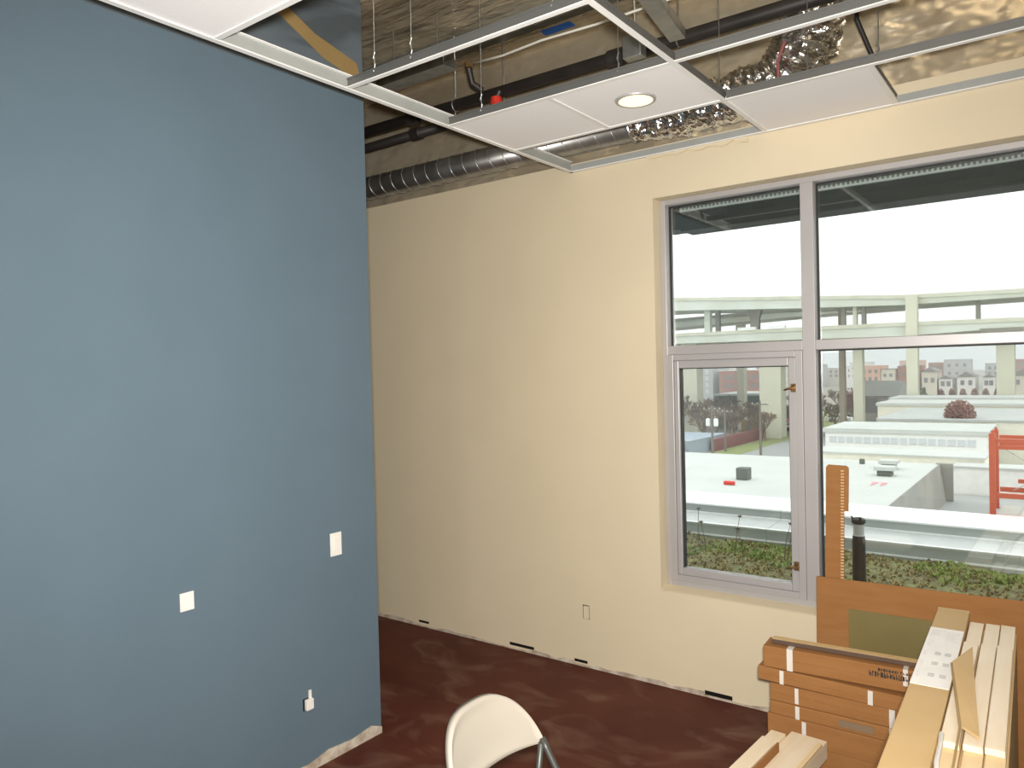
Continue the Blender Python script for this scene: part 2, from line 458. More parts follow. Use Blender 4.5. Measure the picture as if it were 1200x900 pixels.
for (a, b) in ((-1.905, -1.136), (-1.070, 0.50), (0.566, 3.00)):
    B(a, b, F0, F1, 1.940, 1.992).obj('transom', 'alum', W, WO, bevel=.003)
cells = [(-1.905, -1.136, 1.992, 2.818), (-1.070, 0.50, 1.992, 2.818), (0.566, 3.00, 1.992, 2.818), (-1.070, 0.50, 0.612, 1.940), (0.566, 3.00, 0.612, 1.940)]
for (a, b, c, d) in cells:
    MB().box(a, a + .008, D + .145, D + .165, c, d).box(b - .008, b, D + .145, D + .165, c, d).box(a + .008, b - .008, D + .145, D + .165, d - .008, d).obj('gasket', 'gasket', W, WO)
    B(a + .008, b - .008, D + .150, D + .156, c, d - .008).obj('pane', 'glass', W, WO)
sash = MB().ring(-1.9045, -1.1365, 0.6125, 1.9395, .0355, .0375, .0355, .0335, D + .080, D + .15).obj('casement_sash', 'alum', W, WO, bevel=.003)
MB().ring(-1.869, -1.174, 0.648, 1.906, .028, .040, .040, .046, D + .092, D + .15).obj('sash_bead', 'alum', sash, WO, bevel=.004)
MB().box(-1.841, -1.836, D + .110, D + .15, .688, 1.86).box(-1.219, -1.214, D + .110, D + .15, .688, 1.86).box(-1.836, -1.219, D + .110, D + .15, 1.855, 1.86).obj('sash_gasket', 'gasket', sash, WO)
B(-1.836, -1.219, D + .128, D + .134, 0.688, 1.855).obj('sash_pane', 'glass', sash, WO)
for z in (1.742, 0.790):
    lt = MB()
    lt.box(-1.196, -1.170, D + .070, D + .092, z - .022, z + .022)
    lt.tube([(-1.183, D + .072, z), (-1.183, D + .052, z)], .009, 12)
    lt.tube([(-1.183, D + .055, z), (-1.205, D + .052, z - .004), (-1.228, D + .058, z - .012)], [.008, .007, .005], 10)
    lt.tube([(-1.183, D + .055, z + .006), (-1.168, D + .05, z + .018)], [.006, .004], 8)
    lt.obj('latch', 'brass', sash, WO, smooth=False)
# sloped plaster sill and drip edge
tag(MB().prism([(WX0, D + .002, WZ0 + .001), (WX0, D + .09, WZ0 + .001), (WX0, D + .09, WZ0 + .016), (WX0, D + .002, WZ0 + .004)], (WX1 - WX0, 0, 0)).obj('trim_1', 'cream', org=(0, D, WZ0)),
    'cream plaster sill below the window frame', kind='structure')

# ------------------------------------------------------------------ hung ceiling grid
CE = thing('ceiling', (-2.483, 0, ZC), 'white hung ceiling grid, most of its tiles still missing', kind='structure')
CO = (-2.483, 0, ZC)
XE = [-2.483, -1.878, -1.273, -0.651, -0.046, 0.56]
YE = [0.975, 1.585, 2.203, 2.858, 3.414, 4.018]
# edge channel along the free edge and along the window wall
def channel_y(x, y0, y1):
    o = B(x - .004, x + .022, y0, y1, ZC - .002, ZC + .003).obj('edge_trim', 'tee', CE, CO)
    B(x - .004, x, y0, y1, ZC + .003, ZC + .062).obj('trim_web', 'trimweb', o, CO)  # web face in a darker grey than the white flanges
    B(x - .004, x + .014, y0, y1, ZC + .062, ZC + .066).obj('trim_lip', 'tee', o, CO)
def channel_x(y, x0, x1):
    o = B(x0, x1, y - .020, y + .005, ZC - .002, ZC + .003).obj('edge_trim', 'tee', CE, CO)
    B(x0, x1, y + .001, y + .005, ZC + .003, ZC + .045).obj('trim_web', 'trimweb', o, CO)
channel_y(XE[0], -1.0, YE[5])
channel_x(YE[5], XE[0], 3.2)
def tee(name, x0, x1, y0, y1):
    o = B(x0, x1, y0, y1, ZC, ZC + .004).obj(name, 'tee', CE, CO)
    if x1 - x0 > y1 - y0:
        yc = (y0 + y1) / 2
        w = MB().box(x0, x1, yc - .0015, yc + .0015, ZC + .004, ZC + .036).box(x0, x1, yc - .005, yc + .005, ZC + .036, ZC + .044)
    else:
        xc = (x0 + x1) / 2
        w = MB().box(xc - .0015, xc + .0015, y0, y1, ZC + .004, ZC + .036).box(xc - .005, xc + .005, y0, y1, ZC + .036, ZC + .044)
    w.obj('tee_web', 'web', o, CO)
T = .012
for y in (YE[1], YE[2], YE[3], YE[4]):
    tee('cross_tee', XE[0] + .018, XE[2] - T, y - T, y + T)
for y in (YE[3], YE[4]):
    tee('cross_tee', XE[2] + T, 3.2, y - T, y + T)
tee('main_tee', XE[2] - T, XE[2] + T, -1.0, YE[5] - .02)
tee('cross_tee', XE[1] - T, XE[1] + T, YE[3] + T, YE[4] - T)
tee('cross_tee', XE[3] - T, XE[3] + T, YE[4] + T, YE[5] - .02)
for (i, j) in ((0, 3), (1, 3), (2, 4), (0, 0), (1, 0)):
    x0, x1, y0, y1 = XE[i] + .006, XE[i + 1] - .006, YE[j] + .006, YE[j + 1] - .006
    if i == 0: x0 += .008
    B(x0, x1, y0, y1, ZC + .0045, ZC + .020).obj('ceiling_tile', 'tile', CE, CO, bevel=.002)
for (x, y) in ((-2.30, 2.203), (-2.09, 2.203), (-1.42, 2.203), (-2.26, 2.858), (-1.52, 2.858), (-1.273, 2.29), (-1.273, 3.36), (-0.9, 3.414), (-0.62, 3.414),):
    wr = MB().tube([(x, y, ZC + .03), (x + .004, y, ZC + .3), (x, y, 3.93)], .0022, 6)
    wr.tube([(x - .005, y, ZC + .03), (x + .005, y, ZC + .06), (x - .005, y, ZC + .085), (x + .004, y, ZC + .11)], .0026, 6)
    wr.obj('hanger_wire', 'galv', CE, CO)
# torn joint paper hanging below the wall channel
tp = MB(); rr = random.Random(2); n = 16
for k in range(n):
    a = -1.97 + .60 * k / n; b = -1.97 + .60 * (k + 1) / n
    d0 = .006 + .028 * abs(math.sin(k * .9)) * (0.4 + .6 * (k / n)); d1 = .006 + .028 * abs(math.sin((k + 1) * .9)) * (0.4 + .6 * ((k + 1) / n))
    tp.prism([(a, D - .012, ZC - .001), (b, D - .012, ZC - .001), (b, D - .016, ZC - d1), (a, D - .016, ZC - d0)], (0, .006, 0))
tp.obj('torn_joint_paper', 'cream', CE, CO)

# downlight
DL = thing('downlight', (-1.584, 3.140, ZC), 'round recessed downlight glowing warm in a white ceiling tile', 'light')
MB().lathe([(.078, -.004), (.092, -.004), (.094, .001), (.094, .004), (.078, .004), (.078, -.004)], n=40, caps=False).obj('trim_ring', 'alum', DL, smooth=False)
MB().lathe([(.001, -.003), (.078, -.003), (.078, .0042), (.001, .0042)], n=40).obj('lens', 'lens', DL)
l = bpy.data.lights.new('downlight_lamp', 'SPOT'); l.spot_size = math.radians(130); l.spot_blend = .6; l.shadow_soft_size = .05; l.energy = 7; l.color = (1, .84, .62)
lo = bpy.data.objects.new('downlight_lamp', l); lo.parent = DL; lo.location = (0, 0, -.02); COL.objects.link(lo)

# ------------------------------------------------------------------ pipes and ducts above the grid
def pipe(name, p0, p1, r, label, cat, couplings, mat='blackpipe', group=None):
    t = thing(name, p0, label, cat, group)
    MB().tube([p0, p1], r, 20).obj('pipe_run', mat, t, p0, smooth=True)
    d = (Vector(p1) - Vector(p0)).normalized()
    for c in couplings:
        q = Vector(p0) + d * c
        MB().tube([q - d * .045, q - d * .040, q + d * .040, q + d * .045], [r * 1.15, r * 1.32, r * 1.32, r * 1.15], 20).obj('coupling', mat, t, p0)
    for c in couplings[1:]:
        q = Vector(p0) + d * (c + .35)
        MB().tube([q + Vector((0, r * 1.1 * math.cos(a), r * 1.1 * math.sin(a))) for a in [math.pi * 2 * k / 16 for k in range(17)]], .003, 6).tube([q + Vector((0, 0, r)), q + Vector((0, 0, .42))], .004, 6).obj('pipe_hanger', 'galv', t, p0)
    return t
pp = pipe('sprinkler_pipe', (-6.1, 3.515, 3.5), (3.2, 3.60, 3.5), .034, 'long black sprinkler main pipe with red cap above the ceiling grid', 'pipe', [1.5, 2.75, 4.2, 6.4])
P0 = (-6.1, 3.515, 3.5)
c = Vector((-2.66, 3.515, 3.465))
MB().tube([c + Vector((.02, 0, .03)), c, c + Vector((0, -.01, -.03))], .016, 10).obj('branch_stub', 'blackpipe', pp, P0)
MB().lathe([(.016, .02), (.032, .012), (.036, -.02), (.022, -.032), (.024, -.055), (.010, -.058)], (c.x, c.y - .01, c.z - .02), 16).obj('red_cap', 'red', pp, P0)
MB().tube([(-2.76, 3.50, 3.52), (-2.80, 3.46, 3.56), (-2.80, 3.43, 3.64)], .02, 12).obj('elbow', 'blackpipe', pp, P0)
MB().tube([(-2.80, 3.43, 3.64), (-2.80, 3.43, 3.67)], .024, 8).obj('brass_fitting', 'brass', pp, P0)
pipe('heating_pipe', (-6.1, 3.80, 3.49), (-2.95, 3.77, 3.50), .032, 'black heating pipe with couplings between sprinkler main and round duct', 'pipe', [1.9, 2.55, 2.95])
tag(MB().tube([(-2.80, 3.43, 3.66), (-2.5, 3.36, 3.61), (-2.21, 3.32, 3.60), (-1.89, 3.345, 3.60), (-1.5, 3.40, 3.63), (-.9, 3.5, 3.7)], .006, 8).obj('white_cable', 'whitecable', org=(-2.8, 3.43, 3.66), smooth=True),
    'thin white cable strung from the brass fitting above the grid', 'cable')
JB = thing('junction_box', (-1.73, 3.44, 3.46), 'small grey steel box hung beside the sprinkler main', 'box')
B(-.05, .05, -.045, .02, -.05, .06).obj('box_body', 'galv', JB, bevel=.004)
MB().tube([(0, 0, .06), (0, 0, .47)], .008, 8).obj('drop_rod', 'galv', JB)
# round spiral duct
DT = thing('spiral_duct', (-6.1, 3.90, 3.25), 'round galvanised spiral duct running along the top of the cream wall', 'duct')
dr = .082; DO = (-6.1, 3.90, 3.25)
MB().tube([(-6.1, 3.90, 3.255), (-1.98, 3.90, 3.245)], dr, 36).obj('duct_body', 'ductgalv', DT, DO, smooth=True)
k = 0
xx = -6.0
while xx < -2.1:
    z = 3.255 - .010 * (xx + 6.1) / 4.12
    MB().tube([(xx + .11 * a / 24, 3.90 + (dr + .001) * math.cos(2 * math.pi * a / 24), z + (dr + .001) * math.sin(2 * math.pi * a / 24)) for a in range(25)], .0035, 6).obj('spiral_seam', 'galv', DT, DO, smooth=True)
    xx += .11
# crinkled flexible duct joined to it
def crumple(path, rads, seed, n=40, m=110, amp=.022):
    mb = MB(); pts = [Vector(p) for p in path]
    def at(t):
        f = t * (len(pts) - 1); i = min(int(f), len(pts) - 2); u = f - i
        p0, p1, p2, p3 = pts[max(i - 1, 0)], pts[i], pts[i + 1], pts[min(i + 2, len(pts) - 1)]
        p = .5 * ((2 * p1) + (p2 - p0) * u + (2 * p0 - 5 * p1 + 4 * p2 - p3) * u * u + (3 * p1 - p0 - 3 * p2 + p3) * u ** 3)
        return p, rads[i] * (1 - u) + rads[i + 1] * u
    up = Vector((0, 0, 1))
    for j in range(m + 1):
        t = j / m; p, r = at(t); q, _ = at(min(t + .01, 1)); q0, _ = at(max(t - .01, 0))
        d = (q - q0).normalized(); u = (up - d * up.dot(d)).normalized(); w = d.cross(u)
        for k in range(n):
            a = 2 * math.pi * k / n
            e = (u * math.cos(a) + w * math.sin(a))
            s = p + e * r
            nn = noise.noise(Vector((s.x * 14 + seed, s.y * 14, s.z * 14))) * amp + noise.noise(Vector((s.x * 38, s.y * 38 + seed, s.z * 38))) * amp * .6
            mb.v.append(tuple(p + e * (r + nn + .006 * math.sin(j * 1.4))))
    for j in range(m):
        for k in range(n):
            a = j * n + k; b = j * n + (k + 1) % n
            mb.f.append((a, b, b + n, a + n))
    return mb
FX = thing('flexible_duct', (-1.97, 3.88, 3.245), 'crinkled silver foil flexible duct joined to the spiral duct end', 'duct')
FO = (-1.97, 3.88, 3.245)
crumple([(-1.975, 3.90, 3.246), (-1.80, 3.89, 3.25), (-1.60, 3.87, 3.25), (-1.40, 3.86, 3.255), (-1.22, 3.86, 3.27), (-1.08, 3.85, 3.34), (-1.00, 3.84, 3.48), (-.96, 3.84, 3.68), (-.95, 3.84, 3.88)], [.085, .105, .115, .12, .13, .15, .15, .12, .10], 4.2).obj('foil_sleeve', 'crinkle', FX, FO)
MB().tube([(-1.978, 3.90 + .092 * math.cos(a), 3.246 + .092 * math.sin(a)) for a in [2 * math.pi * k / 24 for k in range(25)]], .006, 6).obj('clamp_band', 'galv', FX, FO)
for (p, q, r) in (((-1.075, 3.69, 3.40), (-1.115, 3.72, 3.22), .008),):
    MB().tube([p, ((p[0] + q[0]) / 2 - .012, (p[1] + q[1]) / 2 - .02, (p[2] + q[2]) / 2), q], r, 8).obj('red_tie', 'maroon', FX, FO)
tag(MB().tube([(-.76, 3.78, 3.93), (-.76, 3.76, 3.6), (-.78, 3.80, 3.46), (-.74, 3.93, 3.32), (-.72, 3.99, 3.16)], .011, 10).obj('flexible_conduit', 'blackpipe', org=(-.76, 3.78, 3.2), smooth=True),
    'dark conduit curving down beside the crinkled foil duct', 'conduit')
# steel studs and a short channel above the grid
def cstud(name, p0, p1, w, h, label):
    p0, p1 = Vector(p0), Vector(p1)
    d = (p1 - p0).normalized(); sx = d.cross(Vector((0, 0, 1))).normalized(); sz = sx.cross(d)
    def pr(a0, a1, b0, b1):
        m.prism([p0 + sx * a0 + sz * b0, p0 + sx * a1 + sz * b0, p0 + sx * a1 + sz * b1, p0 + sx * a0 + sz * b1], p1 - p0)
    m = MB(); t = .003
    pr(-w / 2, w / 2, 0, t); pr(-w / 2, -w / 2 + t, t, h); pr(w / 2 - t, w / 2, t, h)
    pr(-w / 2 + t, -w / 2 + .02, h - t, h); pr(w / 2 - .02, w / 2 - t, h - t, h)
    return tag(m.obj(name, 'galv', org=p0), label, 'steel stud')
cstud('steel_stud', (-1.385, 2.55, 3.46), (-1.47, 3.36, 3.405), .075, .05, 'grey galvanised stud slanting above the lit tile and pipe')
cstud('steel_stud', (-1.345, 3.43, 3.15), (-1.315, 3.70, 3.145), .05, .04, 'short grey stud lying beside the main tee near the wall')
SCH = thing('steel_channel', (-3.08, 3.275, 3.60), 'short blue-grey steel channel hung below the foil insulation', 'channel')
SQ = (-3.08, 3.275, 3.60)
MB().box(-3.35, -2.81, 3.22, 3.33, 3.60, 3.603).box(-3.35, -2.81, 3.22, 3.223, 3.603, 3.66).box(-3.35, -2.81, 3.327, 3.33, 3.603, 3.66).obj('channel_body', 'galv', SCH, SQ)
for x in (-3.25, -2.9):
    MB().tube([(x, 3.275, 3.603), (x, 3.275, 3.93)], .004, 8).obj('hanger_rod', 'galv', SCH, SQ)
tag(B(-2.47, -2.27, 3.70, 3.76, 3.846, 3.853).obj('blue_tape_patch', 'blueplastic', org=(-2.4, 3.7, 3.846)), 'strip of blue tape on the brown foil above the grid', 'tape')

# ------------------------------------------------------------------ plates and outlets on the walls
def plate_on_blue(name, y0, y1, z0, z1, label, toggle):
    t = thing(name, (XB, (y0 + y1) / 2, z0), label, 'wall plate'); O = (XB, (y0 + y1) / 2, z0)
    B(XB, XB + .007, y0, y1, z0, z1).obj('cover_plate', 'plate', t, O, bevel=.002)
    yc, zc = (y0 + y1) / 2, (z0 + z1) / 2
    if toggle == 'switch':
        B(XB + .007, XB + .010, yc - .017, yc + .017, zc - .033, zc + .033).obj('rocker', 'plate', t, O, bevel=.001)
    elif toggle == 'outlet':
        for dz in (-.017, .017):
            B(XB + .007, XB + .009, yc - .014, yc + .014, zc + dz - .012, zc + dz + .012).obj('socket', 'plate', t, O, bevel=.001)
    return t
plate_on_blue('light_switch', 2.402, 2.470, .985, 1.098, 'tall white switch plate high on the blue wall near its edge', 'switch')
plate_on_blue('wall_plate', 1.626, 1.686, .925, 1.000, 'small squarish white wall plate alone on the blue wall', 'outlet')
O_ = thing('electrical_outlet', (XB, 2.236, .30), 'unfinished white outlet in a dark cut-out low on blue wall', 'outlet'); Q = (XB, 2.236, .30)
B(XB, XB + .002, 2.214, 2.262, .296, .352).obj('cut_out', 'dark', O_, Q)
B(XB + .002, XB + .022, 2.222, 2.262, .298, .348).obj('receptacle', 'plate', O_, Q, bevel=.003)
B(XB + .002, XB + .008, 2.246, 2.260, .348, .385).obj('mounting_ear', 'plate', O_, Q)
O2 = thing('electrical_outlet', (-2.452, D, .305), 'cream outlet in a black-edged cut-out low on cream wall', 'outlet'); Q = (-2.452, D, .305)
B(-2.478, -2.426, D + .045, D + .049, .303, .394).obj('back_box', 'dark', O2, Q)
B(-2.474, -2.436, D - .001, D + .03, .305, .384).obj('receptacle', 'cream', O2, Q, bevel=.003)

# ================================================================== FURNITURE AND MATERIALS IN THE ROOM
# white folding chair, facing +X
CH = thing('folding_chair', (-1.30, 1.845, 0), 'white plastic folding chair with grey steel legs on red-brown floor', 'chair')
CL = (-1.30, 1.845, 0)
bx, by, bz, tl, cw, chh, arch, cc = -1.446, 1.845, .621, .39, .438, .203, .010, .040
def backpt(u, t, off):       # u in -1..1 across, t 0..1 up
    a = cw / 2
    topz = chh * max(0.0, 1 - abs(u) ** 3.1) ** .62
    lowz = arch * (1 - u * u)
    h = lowz + (topz - lowz) * t
    dep = -cc * (1 - u * u) + off
    return Vector((bx + dep - math.sin(tl) * h, by + u * a, bz + math.cos(tl) * h))
nb, tb = 44, 14
mb = MB()
for side in (0, 1):
    for i in range(nb + 1):
        u = math.sin((-1 + 2 * i / nb) * math.pi / 2)
        for j in range(tb + 1):
            t = j / tb
            edge = min(1 - abs(u), t * .5, (1 - t) * .5)
            lip = .009 * max(0.0, 1 - edge / .09)
            mb.v.append(tuple(backpt(u, t, (.006 + lip) if side == 0 else (-.012))))
S_ = (nb + 1) * (tb + 1)
for i in range(nb):
    for j in range(tb):
        a = i * (tb + 1) + j
        mb.f.append((a, a + tb + 1, a + tb + 2, a + 1)); a += S_
        mb.f.append((a, a + 1, a + tb + 2, a + tb + 1))
for i in range(nb):
    for j in (0, tb):
        a = i * (tb + 1) + j; b = a + tb + 1
        mb.f.append((a, a + S_, b + S_, b) if j == 0 else (a, b, b + S_, a + S_))
for j in range(tb):
    for i in (0, nb):
        a = i * (tb + 1) + j
        mb.f.append((a, a + 1, a + 1 + S_, a + S_) if i == 0 else (a, a + S_, a + 1 + S_, a + 1))
bo = mb.obj('backrest', 'chair', CH, CL, smooth=True)
# seat with rounded front
st = MB(); prof = []
for k in range(40):
    a = 2 * math.pi * k / 40
    ca, sa = math.cos(a), math.sin(a)
    prof.append((-1.20 + .20 * math.copysign(abs(ca) ** .5, ca), 1.845 + .215 * math.copysign(abs(sa) ** .5, sa), .425))
st.prism(prof, (0, 0, .03))
st.obj('seat', 'chair', CH, CL, bevel=.010)
for s in (-1, 1):
    yy = 1.845 + s * .205
    MB().tube([(-1.432, yy, .640), (-1.415, yy, .61), (-1.30, yy + s * .006, .42), (-1.06, yy + s * .012, .012)], .0110, 12).obj('front_leg', 'chairleg', CH, CL, smooth=True)
    MB().tube([(-1.428, yy - s * .012, .63), (-1.46, yy - s * .012, .40), (-1.50, yy - s * .012, .012)], .0100, 12).obj('rear_leg', 'chairleg', CH, CL, smooth=True)
    MB().tube([(-1.44, yy - s * .012, .46), (-1.04, yy - s * .012, .42)], .009, 10).obj('seat_rail', 'chairleg', CH, CL, smooth=True)
    for (fx, fy) in ((-1.06, yy + s * .012), (-1.50, yy - s * .012)):
        MB().lathe([(.014, 0), (.018, .004), (.018, .02), (.014, .024)], (fx, fy, 0), 14).obj('foot_cap', 'black', CH, CL)
MB().tube([(-1.135, 1.64, .14), (-1.135, 2.05, .14)], .008, 10).obj('stretcher', 'chairleg', CH, CL, smooth=True)
MB().tube([(-1.48, 1.66, .16), (-1.48, 2.03, .16)], .008, 10).obj('stretcher', 'chairleg', CH, CL, smooth=True)

# ---- stack of long flat cartons under the window
def carton(name, x0, x1, y0, y1, z0, z1, label, straps, rot=0.0, mat='card', group='cartons stacked on edge of the panel', tilt=0.0):
    t = thing(name, (x0, y0, z0), label, 'carton', group, rotz=rot); t.rotation_euler.y = tilt
    L, dp, h = x1 - x0, y1 - y0, z1 - z0
    b = B(0, L, 0, dp, 0, h).obj('body', mat, t, bevel=.004)
    # closing flap: a thin second layer over the lower half of the front, and the fold line
    B(.004, L - .004, -.0022, 0, .004, h * .48).obj('closing_flap', mat, t)
    for (s0, w, c0, c1) in straps:
        m = MB().box(s0, s0 + w, -.0045, -.002, h * c0, h * c1)
        if c1 >= 1:
            m.box(s0, s0 + w, -.0045, dp + .002, h, h + .0025)
        m.obj('strap', 'strap', t)
    return t
YS = 3.45
c1 = carton('flat_carton', -1.118, -.42, YS + .005, YS + .145, 0, .154, 'bottom carton of the stack, half hidden by pale boards', [(.43, .02, .0, .7), (.16, .018, .5, .97)], 0, group=None)
B(.42, .50, -.006, -.002, .085, .125).obj('tan_sticker', 'card2', c1)
carton('flat_carton', -1.140, -.41, YS, YS + .14, .155, .266, 'second carton up the stack, with one short strap near its end', [(.155, .018, .3, .97)], 0, group=None)
c3 = carton('flat_carton', -1.128, -.43, YS + .002, YS + .14, .267, .326, 'carton with a grey printed block, third up the stack', [(.115, .018, 0, .99), (.50, .022, 0, .99)], 0, group=None)
B(.30, .44, -.0050, -.0022, .016, .046).obj('grey_print', 'greyink', c3)
carton('flat_carton', -1.128, -.42, YS + .006, YS + .14, .327, .406, 'plain carton right below the protruding one in the stack', [(.113, .016, .1, .99), (.50, .022, 0, .99)], 0, group=None)
c5 = carton('flat_carton', -1.178, -.44, YS - .006, YS + .13, .4165, .4795, 'carton sticking out beyond the others near the stack top', [(.10, .018, 0, .97), (.47, .02, 0, .97)], 0, group=None, tilt=.012)
c6 = carton('flat_carton', -1.150, -.45, YS - .010, YS + .12, .482, .578, 'top carton of the stack with black lettering and wrap-around straps', [(.105, .026, 0, 1.0), (.575, .018, .30, 1.0), (.628, .018, 0, .45)], .06, group=None)
# faded black lettering, too blurred to read: rows of broken glyph strokes
pm = MB(); rr = random.Random(11)
for (zb, hh, a, b) in ((.048, .021, .445, .66), (.074, .010, .48, .69)):
    x = a
    while x < b:
        w = rr.uniform(.006, .011)
        pm.box(x, x + .003, -.0046, -.0001, zb, zb + hh)
        if rr.random() < .8: pm.box(x, x + w, -.0046, -.0001, zb + hh * rr.choice((0, .4, .75)), zb + hh * rr.choice((0, .4, .75)) + .0035)
        if rr.random() < .6: pm.box(x + w - .003, x + w, -.0046, -.0001, zb, zb + hh * rr.choice((.5, 1)))
        x += w + .0035
pm.obj('black_lettering', 'ink', c6)
tb_ = thing('dark_board', (-1.124, YS + .030, .5815), 'thin dark brown board lying on the top carton', 'board', rotz=.06)
B(0, .68, 0, .045, 0, .020).obj('core', 'darkboard', tb_, bevel=.002)
B(.002, .678, .002, .043, .020, .0215).obj('pale_face', 'card2', tb_)

# ---- big cardboard panel leaning at the window, with a darker olive rectangle set on it
PN = thing('cardboard_sheet', (-1.04, 3.92, 0), 'large brown cardboard sheet standing on edge against the window wall', 'panel')
PO = (-1.04, 3.92, 0)
MB().prism([(-1.041, 3.905, 0), (.55, 3.905, 0), (.55, 3.925, .822), (-1.037, 3.925, .799)], (0, .012, 0)).obj('sheet', 'card', PN, PO, bevel=.002)
MB().prism([(-.886, 3.9005, .16), (-.36, 3.9005, .16), (-.36, 3.9165, .668), (-.886, 3.9165, .662)], (0, .003, 0)).obj('olive_patch', 'olive', PN, PO)
SP = thing('cardboard_strip', (-.96, 3.955, .0), 'tall narrow cardboard strip with perforated edge leaning on the mullion', 'strip')
SO = (-.96, 3.955, 0)
MB().prism([(-1.020, 3.953, 0), (-.925, 3.953, 0), (-.912, 3.975, 1.13), (-.893, 3.979, 1.13), (-.889, 3.983, 1.345), (-.90, 3.983, 1.356), (-.985, 3.983, 1.358), (-.996, 3.983, 1.345)], (0, .008, 0)).obj('sheet', 'card', SP, SO)
fm = MB()
for k in range(40):
    z = .75 + k * .0148
    xr = -.914 + (z - .8) * .012
    fm.box(xr - .016, xr - .002, 3.945 + .03 * (z / 1.36), 3.953 + .03 * (z / 1.36), z, z + .006)
fm.obj('exposed_fluting', 'cardlight', SP, SO)

# ---- long goods lying towards the window, on two tall cartons
RZ = math.radians(1.8)
def long_thing(name, label, cat, xc, yfar, length, width, z0, h, mat, group=None, bev=.003, rot=RZ):
    t = thing(name, (xc, yfar, z0), label, cat, group, rotz=rot)
    o = B(-width / 2, width / 2, -length, 0, 0, h)
    return t, o.obj('body', mat, t, bevel=bev)
t, _ = long_thing('tall_carton', 'olive-tan tall long carton standing under the pale boards', 'carton', -.272, 3.72, 2.3, .165, 0, .722, 'cardside', None, .004)
B(-.0825, .0825, -2.3, -.001, .722, .7235).obj('lid_seam', 'card2', t)
t, _ = long_thing('support_carton', 'plain carton carrying the long carton with the white label', 'carton', -.428, 3.36, 1.9, .105, 0, .60, 'cardside', None, .004)
for k, (xc, lab) in enumerate(((-.331, 'lower pale board beside the long labelled carton'), (-.274, 'lower pale board in the middle of the three boards'), (-.2205, 'lower pale board at the outer edge of the three boards'))):
    t, o = long_thing('pine_board', lab, 'board', xc, 3.735 + .01 * k, 2.25, .050, .7245, .020, 'pine2', 'pale boards lying on the tall carton')
    B(-.0245, .0245, -.30, .0006, .0196, .0203).obj('bare_end', 'pine', t)
for k, (xc, lab) in enumerate(((-.322, 'upper pale board beside the long labelled carton'), (-.2645, 'upper pale board in the middle of the three boards'), (-.2115, 'upper pale board at the outer edge of the three boards'))):
    t, o = long_thing('pine_board', lab, 'board', xc, 3.40 + .01 * k, .93, .050, .7455, .020, 'pine', 'pale boards lying on the tall carton')
    B(-.022, .022, -.92, -.012, .0198, .0203).obj('planed_face', 'pine', t)
LC = thing('labelled_carton', (-.424, 3.80, .605), 'long tan carton with white printed label lying towards the window', 'carton', rotz=RZ)
B(-.060, .060, -2.15, 0, 0, .165).obj('body', 'card2', LC, bevel=.004)
lb = B(-.059, .059, -.95, -.30, .165, .1662).obj('paper_label', 'label', LC)
pr = MB()
for (yy, xs) in ((-.63, (-.005, .028)), (-.74, (-.005, .03)), (-.86, (-.005, .03))):
    for x in xs:
        for q in range(3):
            pr.box(x - .010, x + .010, yy + q * .012, yy + q * .012 + .008, .1662, .1666)
tag(pr.obj('printed_marks', 'labelink', lb), kind='stuff')
fp = MB(); rr = random.Random(4)
for (x0, x1, y0, y1) in ((-.05, .0, -.40, -.33), (.005, .05, -.46, -.34), (-.05, -.03, -.54, -.46), (-.05, -.04, -.65, -.60), (-.05, -.04, -.76, -.71), (-.05, -.04, -.88, -.83)):
    y = y0
    while y < y1:
        fp.box(x0, x0 + (x1 - x0) * rr.uniform(.5, 1), y, y + .005, .1662, .1665); y += .011
tag(fp.obj('faint_text', 'faintink', lb), kind='stuff')
B(-.060, .060, -.012, .0012, .04, .1655).obj('end_flap', 'cardlight', LC)
# folded cardboard flap poking up between the carton and the boards
FP = thing('folded_card', (-.315, 2.62, .765), 'bent cardboard offcut wedged between labelled carton and pale boards', 'cardboard')
FQ = (-.315, 2.62, .765)
a = [(-.306, 3.27, .785), (-.345, 3.03, .80), (-.272, 2.57, .772), (-.222, 2.52, .771), (-.272, 2.95, .785)]
MB().prism(a, (0, .004, .006)).obj('sheet', 'card2', FP, FQ)
MB().prism([(-.345, 3.03, .80), (-.272, 2.57, .772), (-.262, 2.30, .769), (-.268, 2.30, .769), (-.279, 2.57, .771), (-.351, 3.03, .797)], (0, 0, .004)).obj('shaded_edge', 'cardside', FP, FQ)  # dark strip for the sheet's cut edge, with its thickness shadow in the colour
SPX = tag(MB().tube([(-.315, 2.50, .772), (-.306, 2.40, .785), (-.30, 2.28, .79), (-.285, 2.15, .775)], .007, 8).obj('strap_offcut', 'strap', org=(-.31, 2.4, .77)), 'loose curl of white strapping between the carton and boards', 'strap')

# ---- pale boards low in front of the cartons
RB = math.radians(-4)
def low(name, lab, cat, x, y, wd, ln, z0, h, mat, grp=None):
    t = thing(name, (x, y, z0), lab, cat, grp, rotz=RB)
    B(0, wd, -ln, 0, 0, h).obj('body', mat, t, bevel=.003)
    return t
low('support_block', 'timber block under the low pale boards', 'block', -1.065, 3.12, .24, .10, 0, .2, 'pine2')
low('support_block', 'second timber block under the low pale boards', 'block', -1.13, 2.2, .24, .10, 0, .2, 'pine2')
t = low('wide_board', 'wide pale board with a raised lip, low before the cartons', 'board', -.990, 3.310, .150, 1.5, .20, .075, 'pine')
B(.132, .150, -1.48, -.06, .075, .087).obj('raised_lip', 'pine2', t)
low('narrow_board', 'narrow pale board lying beside the lipped wide board', 'board', -1.060, 3.255, .064, 1.4, .20, .085, 'pine')
t = low('short_board', 'short pale board on top of the narrow low board', 'board', -1.064, 3.15, .066, 1.2, .2855, .016, 'pine')
